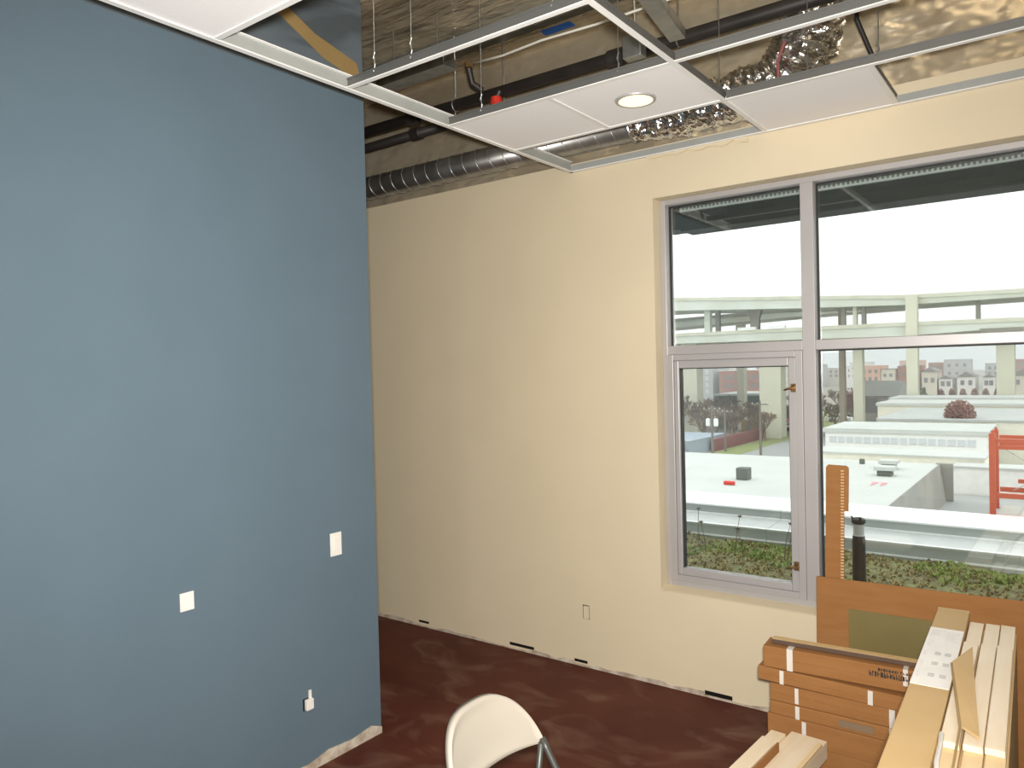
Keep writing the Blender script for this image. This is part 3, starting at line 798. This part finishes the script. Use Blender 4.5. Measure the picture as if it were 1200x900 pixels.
low('brown_offcut', 'brown cardboard edge piece standing against the narrow low board', 'offcut', -.985, 3.10, .008, 1.0, .2755, .040, 'card')
low('pale_block', 'small pale block beside the lipped board', 'block', -.810, 2.98, .05, .3, .0, .235, 'pine')

# ================================================================== OUTSIDE
# ---- dark sunshade beam and vented soffit outside the window head
SF = thing('sunshade', (-2.06, 4.7, 2.76), 'dark steel sunshade beam and perforated vent strip outside the window head', 'sunshade')
SFO = (-2.06, 4.7, 2.76)
B(-2.065, 3.4, 4.70, 4.90, 2.764, 2.884).obj('beam', 'soffit', SF, SFO, bevel=.004)
B(-2.20, -2.067, 4.72, 4.90, 2.782, 2.922).obj('end_bracket', 'soffit', SF, SFO, bevel=.006)
B(-2.20, 3.4, 4.29, 4.95, 2.925, 2.96).obj('soffit_board', 'soffit', SF, SFO)
vsx = B(-2.06, 3.4, 4.68, 4.72, 2.886, 2.9245).obj('vent_strip', 'vent', SF, SFO)
sl = MB(); x = -2.04
while x < 0.6:
    sl.box(x, x + .013, 4.6785, 4.680, 2.897, 2.913); x += .026
tag(sl.obj('vent_slot', 'ventslot', vsx, SFO), kind='stuff')

# ---- planted roof outside, its low metal curbs
def rough_grid(x0, x1, y0, y1, nx, ny, zf):
    m = MB()
    for j in range(ny + 1):
        for i in range(nx + 1):
            X = x0 + (x1 - x0) * i / nx; Y = y0 + (y1 - y0) * j / ny
            m.v.append((X, Y, zf(X, Y)))
    for j in range(ny):
        for i in range(nx):
            a = j * (nx + 1) + i
            m.f.append((a, a + 1, a + nx + 2, a + nx + 1))
    return m
def zsoil(X, Y):
    return .235 + .035 * noise.noise(Vector((X * 1.7, Y * 1.7, 0))) + .025 * noise.noise(Vector((X * 6, Y * 6, 2)))
gr = rough_grid(-13, 5, 4.28, 6.89, 220, 36, zsoil)
tag(gr.obj('planted_roof', 'soil', org=(-3, 5.5, .2), smooth=True), 'planted roof bed of moss and soil outside the window', kind='structure')
def tufts(name, m, seed, n, hmin, hmax, thr, label):
    mb = MB(); r = random.Random(seed)
    while n > 0:
        X, Y = r.uniform(-7.5, 1.2), r.uniform(4.45, 6.86)
        if noise.noise(Vector((X * 1.3 + seed, Y * 1.6, seed))) < thr: continue
        n -= 1
        z = zsoil(X, Y) - .006; h = r.uniform(hmin, hmax)
        for k in range(4):
            a = r.uniform(0, 6.28); lean = r.uniform(.2, .9) * h; w = r.uniform(.006, .014)
            dx, dy = math.cos(a), math.sin(a)
            i = len(mb.v)
            mb.v += [(X - dy * w, Y + dx * w, z), (X + dy * w, Y - dx * w, z), (X + dx * lean * .5 + dy * w * .8, Y + dy * lean * .5 - dx * w * .8, z + h * .7), (X + dx * lean, Y + dy * lean, z + h)]
            mb.f += [(i, i + 1, i + 2), (i, i + 2, i + 3)]
    tag(mb.obj(name, m, org=(-3, 5.5, .2)), label, name.replace('_', ' '), kind='stuff')
tufts('sedum', 'sedum', 3, 6000, .012, .045, .08, 'bright green sedum tufts growing on the planted roof')
tufts('dry_grass', 'drygrass', 8, 9500, .010, .038, -.3, 'dry tan grass and moss stems on the planted roof')
rs = random.Random(31)
for k, (X, Y) in enumerate(((-2.55, 6.2), (-2.35, 6.35), (-2.15, 6.0), (-1.95, 6.4), (-1.85, 6.15), (-1.70, 6.45), (-2.75, 6.5))):
    h = rs.uniform(.30, .42); lx = rs.uniform(-.06, .1); z = zsoil(X, Y) - .01
    t = thing('dry_stem', (X, Y, z), 'thin dry seed-head stem rising from the planted roof', 'plant', 'dry stems on the planted roof')
    MB().tube([(0, 0, 0), (lx * .4, 0, h * .6), (lx, 0, h)], [.004, .003, .002], 5).obj('stem', 'drystem', t)
    MB().lathe([(.004, 0), (.016, .006), (.02, .014), (.008, .02)], (lx, 0, h - .01), 8).obj('seed_head', 'drystem', t)
CB = thing('roof_curb', (-3, 6.88, .2), 'stepped grey metal roof curb with white tops beyond the planting', 'roof curb')
CBO = (-3, 6.88, .2)
xs_ = [-14 + 2.35 * k for k in range(9)]
for k in range(8):
    a, b = xs_[k] + .003, xs_[k + 1] - .003
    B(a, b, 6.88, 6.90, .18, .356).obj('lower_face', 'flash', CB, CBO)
    B(a, b, 6.872, 6.885, .25, .264).obj('drip_edge', 'flashtop', CB, CBO)
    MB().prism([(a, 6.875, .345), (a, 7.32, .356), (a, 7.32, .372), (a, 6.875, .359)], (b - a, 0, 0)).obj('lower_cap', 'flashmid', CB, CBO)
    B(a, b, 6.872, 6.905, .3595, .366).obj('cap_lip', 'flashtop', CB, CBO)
    B(a, b, 7.295, 7.318, .371, .384).obj('cap_lip', 'flashtop', CB, CBO)
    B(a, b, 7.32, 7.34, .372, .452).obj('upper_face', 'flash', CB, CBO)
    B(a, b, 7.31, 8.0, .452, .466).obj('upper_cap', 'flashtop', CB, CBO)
B(-14, 5, 7.4, 7.98, -6, .45).obj('curb_wall', 'flash', CB, CBO)
VP_ = thing('vent_pipe', (-1.16, 5.45, .2), 'black vent pipe with pale collar and ragged cap on the planted roof', 'vent pipe')
VO = (-1.16, 5.45, .2)
MB().lathe([(.042, 0), (.042, .46), (.038, .50)], VO, 18).obj('pipe_body', 'black', VP_, VO)
MB().lathe([(.038, .50), (.034, .51), (.034, .575), (.036, .58)], VO, 18).obj('collar', 'grimecollar', VP_, VO)
cp = MB().lathe([(.036, .58), (.046, .59), (.044, .61), (.02, .622)], VO, 18)
for a in (3.6, 5.2):
    cp.tube([(VO[0] + .03 * math.cos(a), VO[1] + .03 * math.sin(a), VO[2] + .60), (VO[0] + .045 * math.cos(a), VO[1] + .045 * math.sin(a), VO[2] + .632)], [.014, .004], 6)
cp.obj('ragged_cap', 'black', VP_, VO)

# ---- neighbouring roofs
def building(name, label, x0, x1, y0, y1, z0, z1, wall, roof, wins=(), cat='building', rooft='flat', group=None, pane='pane', eave=.3):
    t = thing(name, ((x0 + x1) / 2, (y0 + y1) / 2, z0), label, cat, group); O = tuple(t.location)
    B(x0, x1, y0, y1, z0, z1).obj('walls', wall, t, O)
    if rooft == 'flat':
        B(x0 - eave * .3, x1 + eave * .3, y0 - eave * .3, y1 + eave * .3, z1, z1 + eave * .6).obj('roof', roof, t, O)
    elif rooft == 'gablex':
        ym = (y0 + y1) / 2; h = (y1 - y0) * .28
        MB().prism([(x0 - eave, y0 - eave, z1), (x0 - eave, y1 + eave, z1), (x0 - eave, ym, z1 + h)], (x1 - x0 + 2 * eave, 0, 0)).obj('roof', roof, t, O)
    else:
        xm = (x0 + x1) / 2; h = (x1 - x0) * .3
        MB().prism([(x0 - eave, y0 - eave, z1), (x1 + eave, y0 - eave, z1), (xm, y0 - eave, z1 + h)], (0, y1 - y0 + 2 * eave, 0)).obj('roof', roof, t, O)
    me = {}
    for (wx, wz, ww, wh) in wins:
        if (ww, wh) not in me:
            me[(ww, wh)] = B(0, ww, -.06, .02, 0, wh).obj('window', pane, t)
            me[(ww, wh)].location = (wx - O[0], y0 - O[1], wz - O[2])
        else:
            dup(me[(ww, wh)], t, (wx - O[0], y0 - O[1], wz - O[2]))
    return t
def wgrid(x0, dx, n, z0, dz, m, w, h):
    return [(x0 + dx * i, z0 + dz * j, w, h) for i in range(n) for j in range(m)]

NR = building('flat_roof_building', 'low building with wide white flat roof right beyond the curbs', -42, -2.95, 9.5, 23.7, -9, -1.05, 'whitestucco', 'whiteroof', eave=.08)
GW = thing('grey_parapet', (-2.7, 20, -2), 'weathered grey wall stepping down between two roofs', 'wall')
MB().prism([(-2.93, 14, -.99), (-2.93, 23.6, -.99), (-2.78, 23.6, -2.0), (-2.78, 14, -2.0)], (.02, 0, .002)).obj('sloped_face', 'greywall', GW, (-2.7, 20, -2))
B(-3.0, -2.60, 23.55, 23.7, -2.0, -.97).obj('end_face', 'greywall', GW, (-2.7, 20, -2))
building('lower_roof_building', 'low building with pale grey lower roof under the orange rack', -2.75, 9, 12, 24.95, -9, -2.05, 'whitestucco', 'greyroof', eave=.08)
building('white_wall_building', 'white walled block behind the lower grey roof', -2.75, 9, 25, 25.9, -9, -1.25, 'whitestucco', 'whiteroof', eave=.1)
building('cream_parapet_building', 'low cream stucco building behind the wide white roof', -6.9, -2.05, 26, 27.6, -9, -1.10, 'creamstucco', 'whiteroof', eave=.1)
def roof_box(name, x, y, w, d, h, m, label, cat, z=-1.0, cap=None):
    t = thing(name, (x, y, z), label, cat)
    B(-w / 2, w / 2, -d / 2, d / 2, 0, h).obj('housing', m, t, bevel=.02)
    if cap: B(-w / 2 - .06, w / 2 + .06, -d / 2 - .06, d / 2 + .06, h, h + .10).obj('hood', cap, t, bevel=.01)
roof_box('roof_vent', -6.62, 18.6, .30, .30, .30, 'ventdark', 'dark square vent alone on the wide white roof', 'vent')
roof_box('red_block', -6.62, 17.6, .26, .12, .09, 'red', 'small red block lying on the wide white roof', 'block')
roof_box('roof_vent', -3.92, 22.1, .34, .30, .14, 'ventdark', 'hooded roof vent further from the pink marks', 'vent', cap='whiteroof')
roof_box('roof_vent', -3.77, 20.75, .34, .30, .14, 'ventdark', 'hooded roof vent nearer the pink marks', 'vent', cap='whiteroof')
roof_box('roof_vent', -4.75, 22.9, .13, .13, .14, 'ventdark', 'small dark stub vent at the edge of white roof', 'vent')
for x, lab in ((-3.76, 'pink painted mark on white roof beside a twin'), (-3.56, 'pink painted mark on white roof near grey wall')):
    m = MB().prism([(x - .07, 19.5, -.995), (x + .07, 19.5, -.995), (x + .06, 19.25, -.995), (x + .01, 18.9, -.995), (x - .03, 19.2, -.995)], (0, 0, .004))
    tag(m.obj('paint_mark', 'pink', org=(x, 19.2, -1)), lab, 'paint mark')
# orange rack frame on the lower roof
RK = thing('orange_rack', (-1.55, 21.9, -2), 'orange steel rack frame standing on the lower grey roof', 'rack'); RO = (-1.55, 21.9, -2)
for x in (-1.64, 1.1):
    for y in (21.9, 23.0):
        B(x, x + .13, y, y + .12, -2, .03).obj('post', 'rack', RK, RO)
        B(x + .05, x + .1, y + .02, y + .07, .03, .10).obj('post_tip', 'rack', RK, RO)
for y in (21.9, 23.0):
    for (a, b) in ((-.19, -.10), (-.36, -.26), (-1.56, -1.44)):
        B(-1.49, 1.1, y + .02, y + .09, a, b).obj('beam', 'rack', RK, RO)
B(-1.1, 1.1, 23.02, 23.08, -1.32, -1.22).obj('beam', 'rack', RK, RO)
B(-1.7, 1.3, 21.86, 21.98, -2.0, -1.97).obj('base_rail', 'rack', RK, RO)
for (p, q) in (((-1.45, 22.95, -.4), (.2, 22.95, -1.5)), ((-1.2, 22.95, -1.5), (.4, 22.95, -.5))):
    MB().tube([p, q], .012, 6).obj('brace_rod', 'steelrod', RK, RO)

LB = building('long_low_building', 'long white building with a row of small windows under its roof', -15.0, -4.6, 60, 67, -9, -3.35, 'whitestucco', 'whiteroof',
              wgrid(-14.7, .60, 16, -4.12, 1, 1, .46, .46), pane='winlight', eave=.5)
building('grey_roof_hall', 'wide hall with flat pale grey gravel roof', -12.9, 6, 68, 84, -9, -3.0, 'creamstucco', 'greyroof', eave=.3)
building('white_shed', 'long white shed roof behind the gravel roof hall', -17, 4, 90, 98, -9, -2.95, 'creamstucco', 'whiteroof', ((-6.6, -3.45, 1.4, .22), (-2.9, -3.45, 1.4, .22)), eave=.5)
building('white_shed', 'second long white shed, behind the first one', -17.5, 4, 100, 107, -9, -2.80, 'creamstucco', 'whiteroof', eave=.5)

# ---- ground, road and verge far below
tag(B(-500, 400, 40, 900, -9.4, -9.0).obj('ground', 'ground', org=(0, 300, -9.4)), 'city ground far below the window', kind='structure')
tag(B(-32.4, -24, 60, 150, -9.0, -8.97).obj('road', 'asphalt', org=(-28, 90, -9)), 'grey street running away between verge and roofs', kind='structure')
tag(B(-36, -32.4, 60, 190, -9.0, -8.95).obj('grass_verge', 'grass', org=(-34, 90, -9)), 'green grass verge along the grey street', kind='structure')
tag(B(-48, -36.2, 136, 190, -9.0, -8.96).obj('lawn', 'grass', org=(-42, 150, -9)), 'green lawn beyond the street near the dark hut', kind='structure')

# ---- elevated roadway on two levels
HW = thing('elevated_highway', (-30, 110, -9), 'double-deck concrete highway on tall columns behind the rooftops', 'highway'); HO = (-30, 110, -9)
def deck(name, pts, y0, y1, m, cap):
    mb = MB(); cp = MB()
    n = len(pts)
    for k in range(n - 1):
        (xa, ta, ba), (xb, tb2, bb) = pts[k], pts[k + 1]
        mb.prism([(xa, y0, ba), (xb, y0, bb), (xb, y0, tb2 - .5), (xa, y0, ta - .5)], (0, y1 - y0, 0))
        cp.prism([(xa, y0 - .15, ta - .5), (xb, y0 - .15, tb2 - .5), (xb, y0 - .15, tb2), (xa, y0 - .15, ta)], (0, .4, 0))
    o = mb.obj(name, m, HW, HO); cp.obj('railing', cap, o, HO)
deck('upper_deck', [(-110, 13.5, 11.4), (-50.8, 12.7, 10.7), (-30.7, 11.4, 9.7), (-17.3, 10.5, 9.2), (-4.4, 10.25, 9.25), (60, 10.2, 9.2)], 110, 121, 'concdeck', 'conccap')
deck('middle_ramp', [(-110, 8.9, 6.8), (-50.9, 10.3, 8.75), (-37.6, 10.6, 9.2), (-30.8, 10.7, 9.4), (-20, 10.6, 9.6)], 122.5, 130, 'concdeck', 'concdark')
deck('lower_deck', [(-110, 7.2, 5.4), (-50.9, 7.0, 5.45), (-30.8, 6.95, 5.25), (-17.4, 6.9, 5.1), (-4.45, 6.75, 5.6), (60, 6.4, 5.2)], 109, 120, 'concdeck', 'conccap')
def col(x0, x1, y, w, z0, z1, m='concrete', flare=0):
    mb = B(x0, x1, y, y + w, z0, z1)
    if flare:
        mb.prism([(x0 - flare, y - .01, z1), (x1 + flare, y - .01, z1), (x1, y - .01, z1 - 1.6), (x0, y - .01, z1 - 1.6)], (0, w, 0))
    mb.obj('column', m, HW, HO)
col(-49.1, -46.6, 111, 2.5, -9, 5.5); col(-36.9, -33.8, 111, 2.5, -9, 5.4)
col(-45.0, -43.8, 124, 1.5, -9, 8.8, 'concrete'); col(-26.5, -25.8, 114, 1.2, -9, 9.5, 'colbrown')
col(-24.2, -23.0, 112, 1.5, -9, 5.3); col(-17.0, -15.7, 108.4, 1.4, -9, 10.2); col(-7.4, -5.5, 111, 2.5, -9, 5.5)
col(-45.6, -44.7, 112, 1, 7, 11.0, 'concdeck'); col(-38.4, -37.2, 112, 1, 7, 10.3, 'concdark', .5); col(-44.2, -43.6, 113, .8, 7, 11.0, 'concdark')
col(-25.4, -24.9, 111, .8, 7, 9.8, 'concdark'); col(-23.9, -23.4, 111, .8, 7, 9.7, 'concrete'); col(-22.8, -22.3, 111, .8, 7, 9.6, 'concdark')
col(-9.5, -9.0, 111, .8, 6.9, 9.3, 'concdark')
MB().prism([(-9.0, 108.9, 5.6), (-3.6, 108.9, 5.6), (-4.6, 108.9, 4.5), (-8.0, 108.9, 4.5)], (0, 4, 0)).obj('pier_cap', 'concdark', HW, HO)
B(-39.2, -36.6, 108.7, 109.5, 6.9, 7.35).obj('barrier', 'whitestucco', HW, HO); B(-34.6, -32.4, 108.7, 109.5, 6.9, 7.35).obj('barrier', 'whitestucco', HW, HO)
SG = thing('overhead_sign', (-9.7, 125, 10.6), 'faint grey overhead sign standing above the upper highway deck', 'sign')
MB().prism([(-12.6, 125, 13.6), (-8.0, 125, 14.6), (-8.0, 125, 15.0), (-12.6, 125, 14.0)], (0, .2, 0)).obj('sign_face', 'flashtop', SG, (-9.7, 125, 10.6))
MB().tube([(-10.3, 125.3, 10.3), (-10.3, 125.3, 14.4)], .03, 8).obj('sign_post', 'flashtop', SG, (-9.7, 125, 10.6))

# ---- far buildings
def bw(x0, x1, z0, z1, nx, nz, w, h):
    dx = (x1 - x0) / nx; dz = (z1 - z0) / nz
    return [(x0 + dx * (i + .5) - w / 2, z0 + dz * (j + .5) - h / 2, w, h) for i in range(nx) for j in range(nz)]
building('blue_grey_shed', 'blue-grey metal shed beside the utility pole', -46, -37.2, 86, 98, -9, -7.3, 'bluegrey', 'bluegrey', [(-39.2, -8.4, .5, .8), (-42, -8.4, 1.2, .7)], eave=.2)
building('white_container', 'white metal container next to the blue-grey shed', -41.0, -37.2, 82.4, 84.4, -9, -7.3, 'housewhite', 'whiteroof', [(-38.6, -8.5, .3, .6)])
building('maroon_fence_wall', 'long maroon wall along the grass verge', -36.9, -36.3, 92, 122, -9, -7.5, 'maroon', 'maroon', eave=.05, cat='wall')
building('dark_green_hall', 'dark green hall with pale roof between highway columns', -50, -42, 127, 139, -9, -3.4, 'darkgreen', 'whiteroof', bw(-49.5, -42.5, -8, -4.5, 3, 1, 1.4, 1.6), eave=.6)
building('brick_block', 'reddish brick apartment block behind the dark green hall', -86, -72, 222, 236, -9, .2, 'brick', 'housewhite', bw(-85, -73, -8, -.5, 6, 3, 1.2, 1.5))
building('grey_apartment', 'grey apartment block with pale windows beside brick block', -97, -88, 222, 236, -9, 2.0, 'housegrey', 'roofdark', bw(-96, -89, -7, 1, 4, 4, 1.1, 1.3), pane='winlight')
building('ochre_shed', 'small ochre shed under the bare trees', -41.5, -39.2, 116, 119, -9, -6.7, 'ochre', 'whiteroof', [(-40.8, -8.4, .7, .9)])
building('white_flat_store', 'white flat store building along the street verge', -44, -40.5, 140, 150, -9, -7.0, 'housewhite', 'whiteroof', bw(-43.7, -40.8, -8.6, -7.2, 3, 1, .6, .6))
building('dark_hut', 'dark gabled hut with pale roof near the brown trees', -25.2, -20.2, 119.4, 127, -9, -3.1, 'greywall', 'greyroof', [(-24.8, -5.6, 2.2, 2.2)], rooft='gablex', eave=.5)
building('salmon_apartment', 'salmon orange apartment block in the far row', -49.5, -42.6, 230, 242, -9, .6, 'salmon', 'salmon', bw(-49, -43, -6, .2, 4, 3, .8, 1.0))
building('cream_apartment', 'cream house joined to the salmon apartment block', -42.4, -39.0, 230, 242, -9, -.4, 'housecream', 'roofdark', bw(-42.2, -39.2, -5.5, -.8, 2, 2, .8, .9))
building('brown_townhouse', 'brown townhouse beside the cream house in far row', -38.6, -33.5, 232, 244, -9, .3, 'brick', 'roofdark', bw(-38.2, -33.9, -6, -.4, 3, 2, .8, 1.0))
building('white_van_depot', 'small bright white depot in front of far row', -44, -37, 196, 204, -9, -5.2, 'housewhite', 'whiteroof', bw(-43.6, -37.4, -7.8, -6, 4, 1, .9, .9))
hx = [(-32.4, -28.8, .0, 'housecream', 'first'), (-28.3, -25.2, -2.0, 'housewhite', 'x'), (-24.0, -20.0, -1.5, 'housewhite', 'y'), (-18.3, -15.7, -1.7, 'housewhite', 'z'), (-12.5, -6, -1.5, 'housecream', 'w')]
labs = ['cream gabled house next to the conifer in far row', 'narrow white house above the reddish hedge', 'broad white house with dark roof above reddish hedge', 'small white gabled house beside the widest highway column', 'cream house half hidden by the widest highway column']
for (a, b, z, w, _), lab in zip(hx, labs):
    building('gabled_house', lab, a, b, 230, 240, -9, z - 1.2, w, 'roofdark', bw(a + .2, b - .2, -5.6, z - 1.4, 2, 1, .9, 1.3), rooft='gabley', eave=.3, group='houses in the far row')
bk = random.Random(21)
for k in range(16):
    a = -150 + k * 10 + bk.uniform(0, 4); w = bk.uniform(5, 9); z = bk.uniform(-1.0, 2.2); y = bk.uniform(300, 380)
    m = bk.choice(['housecream', 'housewhite', 'housegrey', 'brick', 'salmon'])
    building('city_block', dict(housecream='cream', housewhite='white', housegrey='grey', brick='red brick', salmon='salmon')[m] + (' taller' if z > .6 else ' lower') + ' city block in the hazy distance beyond the houses', a, a + w, y, y + 10, -9, z, m, 'housegrey', bw(a + .5, a + w - .5, -5, z - .5, 3, 2, 1.0, 1.2), group='city blocks in the distance')
HL = rough_grid(-700, 500, 900, 1300, 60, 8, lambda X, Y: -9 + (Y - 900) / 400 * (30 + 26 * noise.noise(Vector((X * .004, 1, 1)))))
tag(HL.obj('hills', 'hill', org=(0, 1000, -9)), 'pale hazy hills on the horizon', kind='structure')

# ---- trees and bushes
def bare_tree(name, x, y, h, spread, m, seed, label, z0=-9, group=None, trunk=.22):
    t = thing(name, (x, y, z0), label, 'tree', group); r = random.Random(seed); O = (x, y, z0)
    tr = MB().tube([(0, 0, 0), (.1, 0, h * .25), (0, .1, h * .5)], [trunk, trunk * .8, trunk * .5], 8)
    tr.obj('trunk', m, t)
    tw = MB()
    def branch(p, d, L, rad, lev):
        q = p + d * L
        tw.tube([p, (p + q) / 2 + Vector((r.uniform(-1, 1), r.uniform(-1, 1), 0)) * L * .06, q], [max(rad, .045), max(rad * .85, .04), max(rad * .65, .035)], 4, False)
        if lev == 0: return
        for k in range(3 if lev > 1 else 4):
            nd = (d + Vector((r.uniform(-1, 1) * spread, r.uniform(-1, 1) * spread, r.uniform(-.25, .7)))).normalized()
            branch(p + d * L * r.uniform(.5, 1), nd, L * r.uniform(.6, .8), rad * .66, lev - 1)
    for k in range(5):
        a = k * 1.26 + r.random()
        branch(Vector((0, 0, h * r.uniform(.2, .45))), Vector((math.cos(a) * spread, math.sin(a) * spread, 1)).normalized(), h * .26, trunk * .5, 4)
    tw.obj('branches', m, t)
def leafy(name, x, y, z0, w, h, m, seed, label, n=900, leaf=.25, cat='bush', cone=False, group=None):
    t = thing(name, (x, y, z0), label, cat, group); r = random.Random(seed); mb = MB()
    while n > 0:
        u, v, s = r.uniform(-1, 1), r.uniform(-1, 1), r.uniform(0, 1)
        lim = (1 - s) if cone else math.sqrt(max(0, 1 - (s * 1.25 - .25) ** 2))
        if u * u + v * v > lim * lim: continue
        n -= 1
        c = Vector((u * w / 2, v * w / 2, s * h)); a = Vector((r.uniform(-1, 1), r.uniform(-1, 1), r.uniform(-.6, 1))).normalized() * leaf; b = a.orthogonal().normalized() * leaf * .5
        i = len(mb.v); mb.v += [tuple(c - a * .5), tuple(c + b), tuple(c + a * .6), tuple(c - b)]; mb.f.append((i, i + 1, i + 2, i + 3))
    mb.obj('foliage', m, t)
    MB().tube([(0, 0, -.02), (0, 0, h * .8)], [w * .035 + .02, w * .012], 8).obj('stem', 'wood', t)
leafy('round_bush', -7.2, 70, -2.82, 2.3, 1.45, 'twigred', 2, 'round reddish brown bush on the gravel roof hall', 1500, .14)
tl = [(-47.5, 102, 6.5), (-43.5, 106, 6.6), (-40.2, 109, 5.8), (-38.6, 103.5, 5.0), (-35.0, 107, 4.6), (-34.4, 118, 5.6), (-51.5, 117, 7), (-45.5, 116, 6.4), (-40, 124.5, 6), (-41.5, 100.5, 5.5), (-38.2, 114, 6.2), (-48.5, 108.5, 6.8), (-46.8, 124.5, 6.5), (-53, 104, 7)]
for i, (x, y, h) in enumerate(tl):
    bare_tree('bare_tree', x, y, h, .8, 'twig', 40 + i, 'bare brown tree among the highway columns beside the street', group='bare trees by the street')
for i, (x, y, h) in enumerate(((-33, 130, 5.2), (-30.6, 143, 6.0), (-28.8, 121, 5.0), (-28.6, 133, 5.6), (-37, 158, 6), (-36.5, 168, 6.5), (-33, 152, 6), (-38.6, 137.5, 5.6), (-26.3, 141, 5.5), (-33.2, 124.2, 5), (-38.8, 146, 6))):
    bare_tree('reddish_tree', x, y, h, .8, 'twigred' if i % 2 else 'twig', 70 + i, 'bare reddish brown tree near the dark hut', group='reddish trees near the hut')
leafy('conifer', -25.5, 182, -9, 4.5, 6.2, 'evergreen', 5, 'dark conifer standing before the far houses', 900, .5, 'tree', True)
for i, x in enumerate((-24.2, -22.0, -19.8, -17.6, -15.4, -13.2, -11.0, -4.8, -2.4)):
    leafy('hedge_bush', x, 200, -9, 1.55, 4.2, 'twigred' if i < 7 else 'evergreen', 90 + i, ('reddish brown hedge bush below the far houses' if i < 7 else 'dark hedge bush beyond the widest highway column'), 1300, .5, group='hedge bushes below the far houses' if i < 7 else 'dark hedge bushes')
for i, (x, y) in enumerate(((-24.5, 136), (-20.9, 140), (-17.2, 136))):
    leafy('evergreen_bush', x, y, -9, 3.4, 5.2, 'evergreen', 120 + i, 'dark evergreen bush behind the dark hut', 500, .45, group='evergreen bushes behind the hut')

# ---- utility poles and street things
def upole(x, y, top, label, transformers=False):
    t = thing('utility_pole', (x, y, -9), label, 'pole'); h = top + 9
    MB().tube([(0, 0, 0), (0, 0, h)], [.16, .11], 10).obj('pole', 'wood', t)
    B(-1.0, 1.0, -.07, .07, h - .55, h - .40).obj('crossarm', 'wood', t)
    for sx in (-.9, -.3, .3, .9):
        MB().lathe([(.03, 0), (.05, .06), (.03, .14)], (sx, 0, h - .40), 8).obj('insulator', 'flashtop', t)
    if transformers:
        for sx in (-.45, .45):
            MB().lathe([(.2, 0), (.25, .05), (.25, .75), (.15, .85)], (sx, -.05, h - 2.3), 14).obj('transformer', 'flashtop', t)
upole(-31.9, 80, -2.5, 'utility pole with twin pale transformers and crossarm', True)
upole(-35.0, 92, -3.5, 'plain utility pole among the bare trees')
upole(-29.9, 90, -2.4, 'tall plain utility pole beside the grass verge and street')
def car(x, y, m, label, L=4.3):
    t = thing('parked_car', (x, y, -8.97), label, 'car', 'parked cars along the street')
    MB().prism([(-L / 2, -.85, .3), (L / 2, -.85, .3), (L / 2, -.85, .8), (L * .3, -.85, .9), (L * .18, -.85, 1.4), (-L * .3, -.85, 1.4), (-L * .42, -.85, .9), (-L / 2, -.85, .85)], (0, 1.7, 0)).obj('body', m, t)
    MB().prism([(L * .26, -.86, .92), (L * .16, -.86, 1.34), (-L * .28, -.86, 1.34), (-L * .38, -.86, .92)], (0, 1.72, 0)).obj('windows', 'pane', t)
    for sx in (-L * .3, L * .3):
        for sy in (-.8, .8):
            MB().tube([(sx, sy - .1, .32), (sx, sy + .1, .32)], .32, 14).obj('wheel', 'black', t)
car(-35.5, 125, 'flashtop', 'white car parked behind the bare trees'); car(-39.5, 131, 'red', 'red car parked near the highway column')
car(-34.0, 146, 'flashtop', 'pale car parked by the lawn'); car(-34.0, 160, 'housegrey', 'grey car parked by the lawn')
ST = thing('street_lamp', (-36.3, 138, -9), 'small street lamp glowing orange among reddish trees', 'street lamp')
MB().tube([(0, 0, 0), (0, 0, 4.2)], .06, 8).obj('post', 'wood', ST)
MB().lathe([(.05, 4.2), (.26, 4.35), (.26, 4.6), (.05, 4.75)], (0, 0, 0), 12).obj('lamp', 'lens', ST)

# ---- thin winter haze over the city
HZ = B(-500, 400, 42, 890, -8.99, 60).obj('haze', 'whitestucco', org=(0, 300, -8.99))
hm = bpy.data.materials.new('winter_haze'); hm.use_nodes = True
hm.node_tree.nodes.clear()
ho = hm.node_tree.nodes.new('ShaderNodeOutputMaterial'); hv = hm.node_tree.nodes.new('ShaderNodeVolumeScatter')
hv.inputs['Density'].default_value = 0.0014; hv.inputs['Color'].default_value = (.95, .96, .96, 1)
hm.node_tree.links.new(hv.outputs[0], ho.inputs['Volume'])
HZ.data.materials.clear(); HZ.data.materials.append(hm)
tag(HZ, 'thin pale winter haze hanging over the far city', 'haze', kind='stuff')
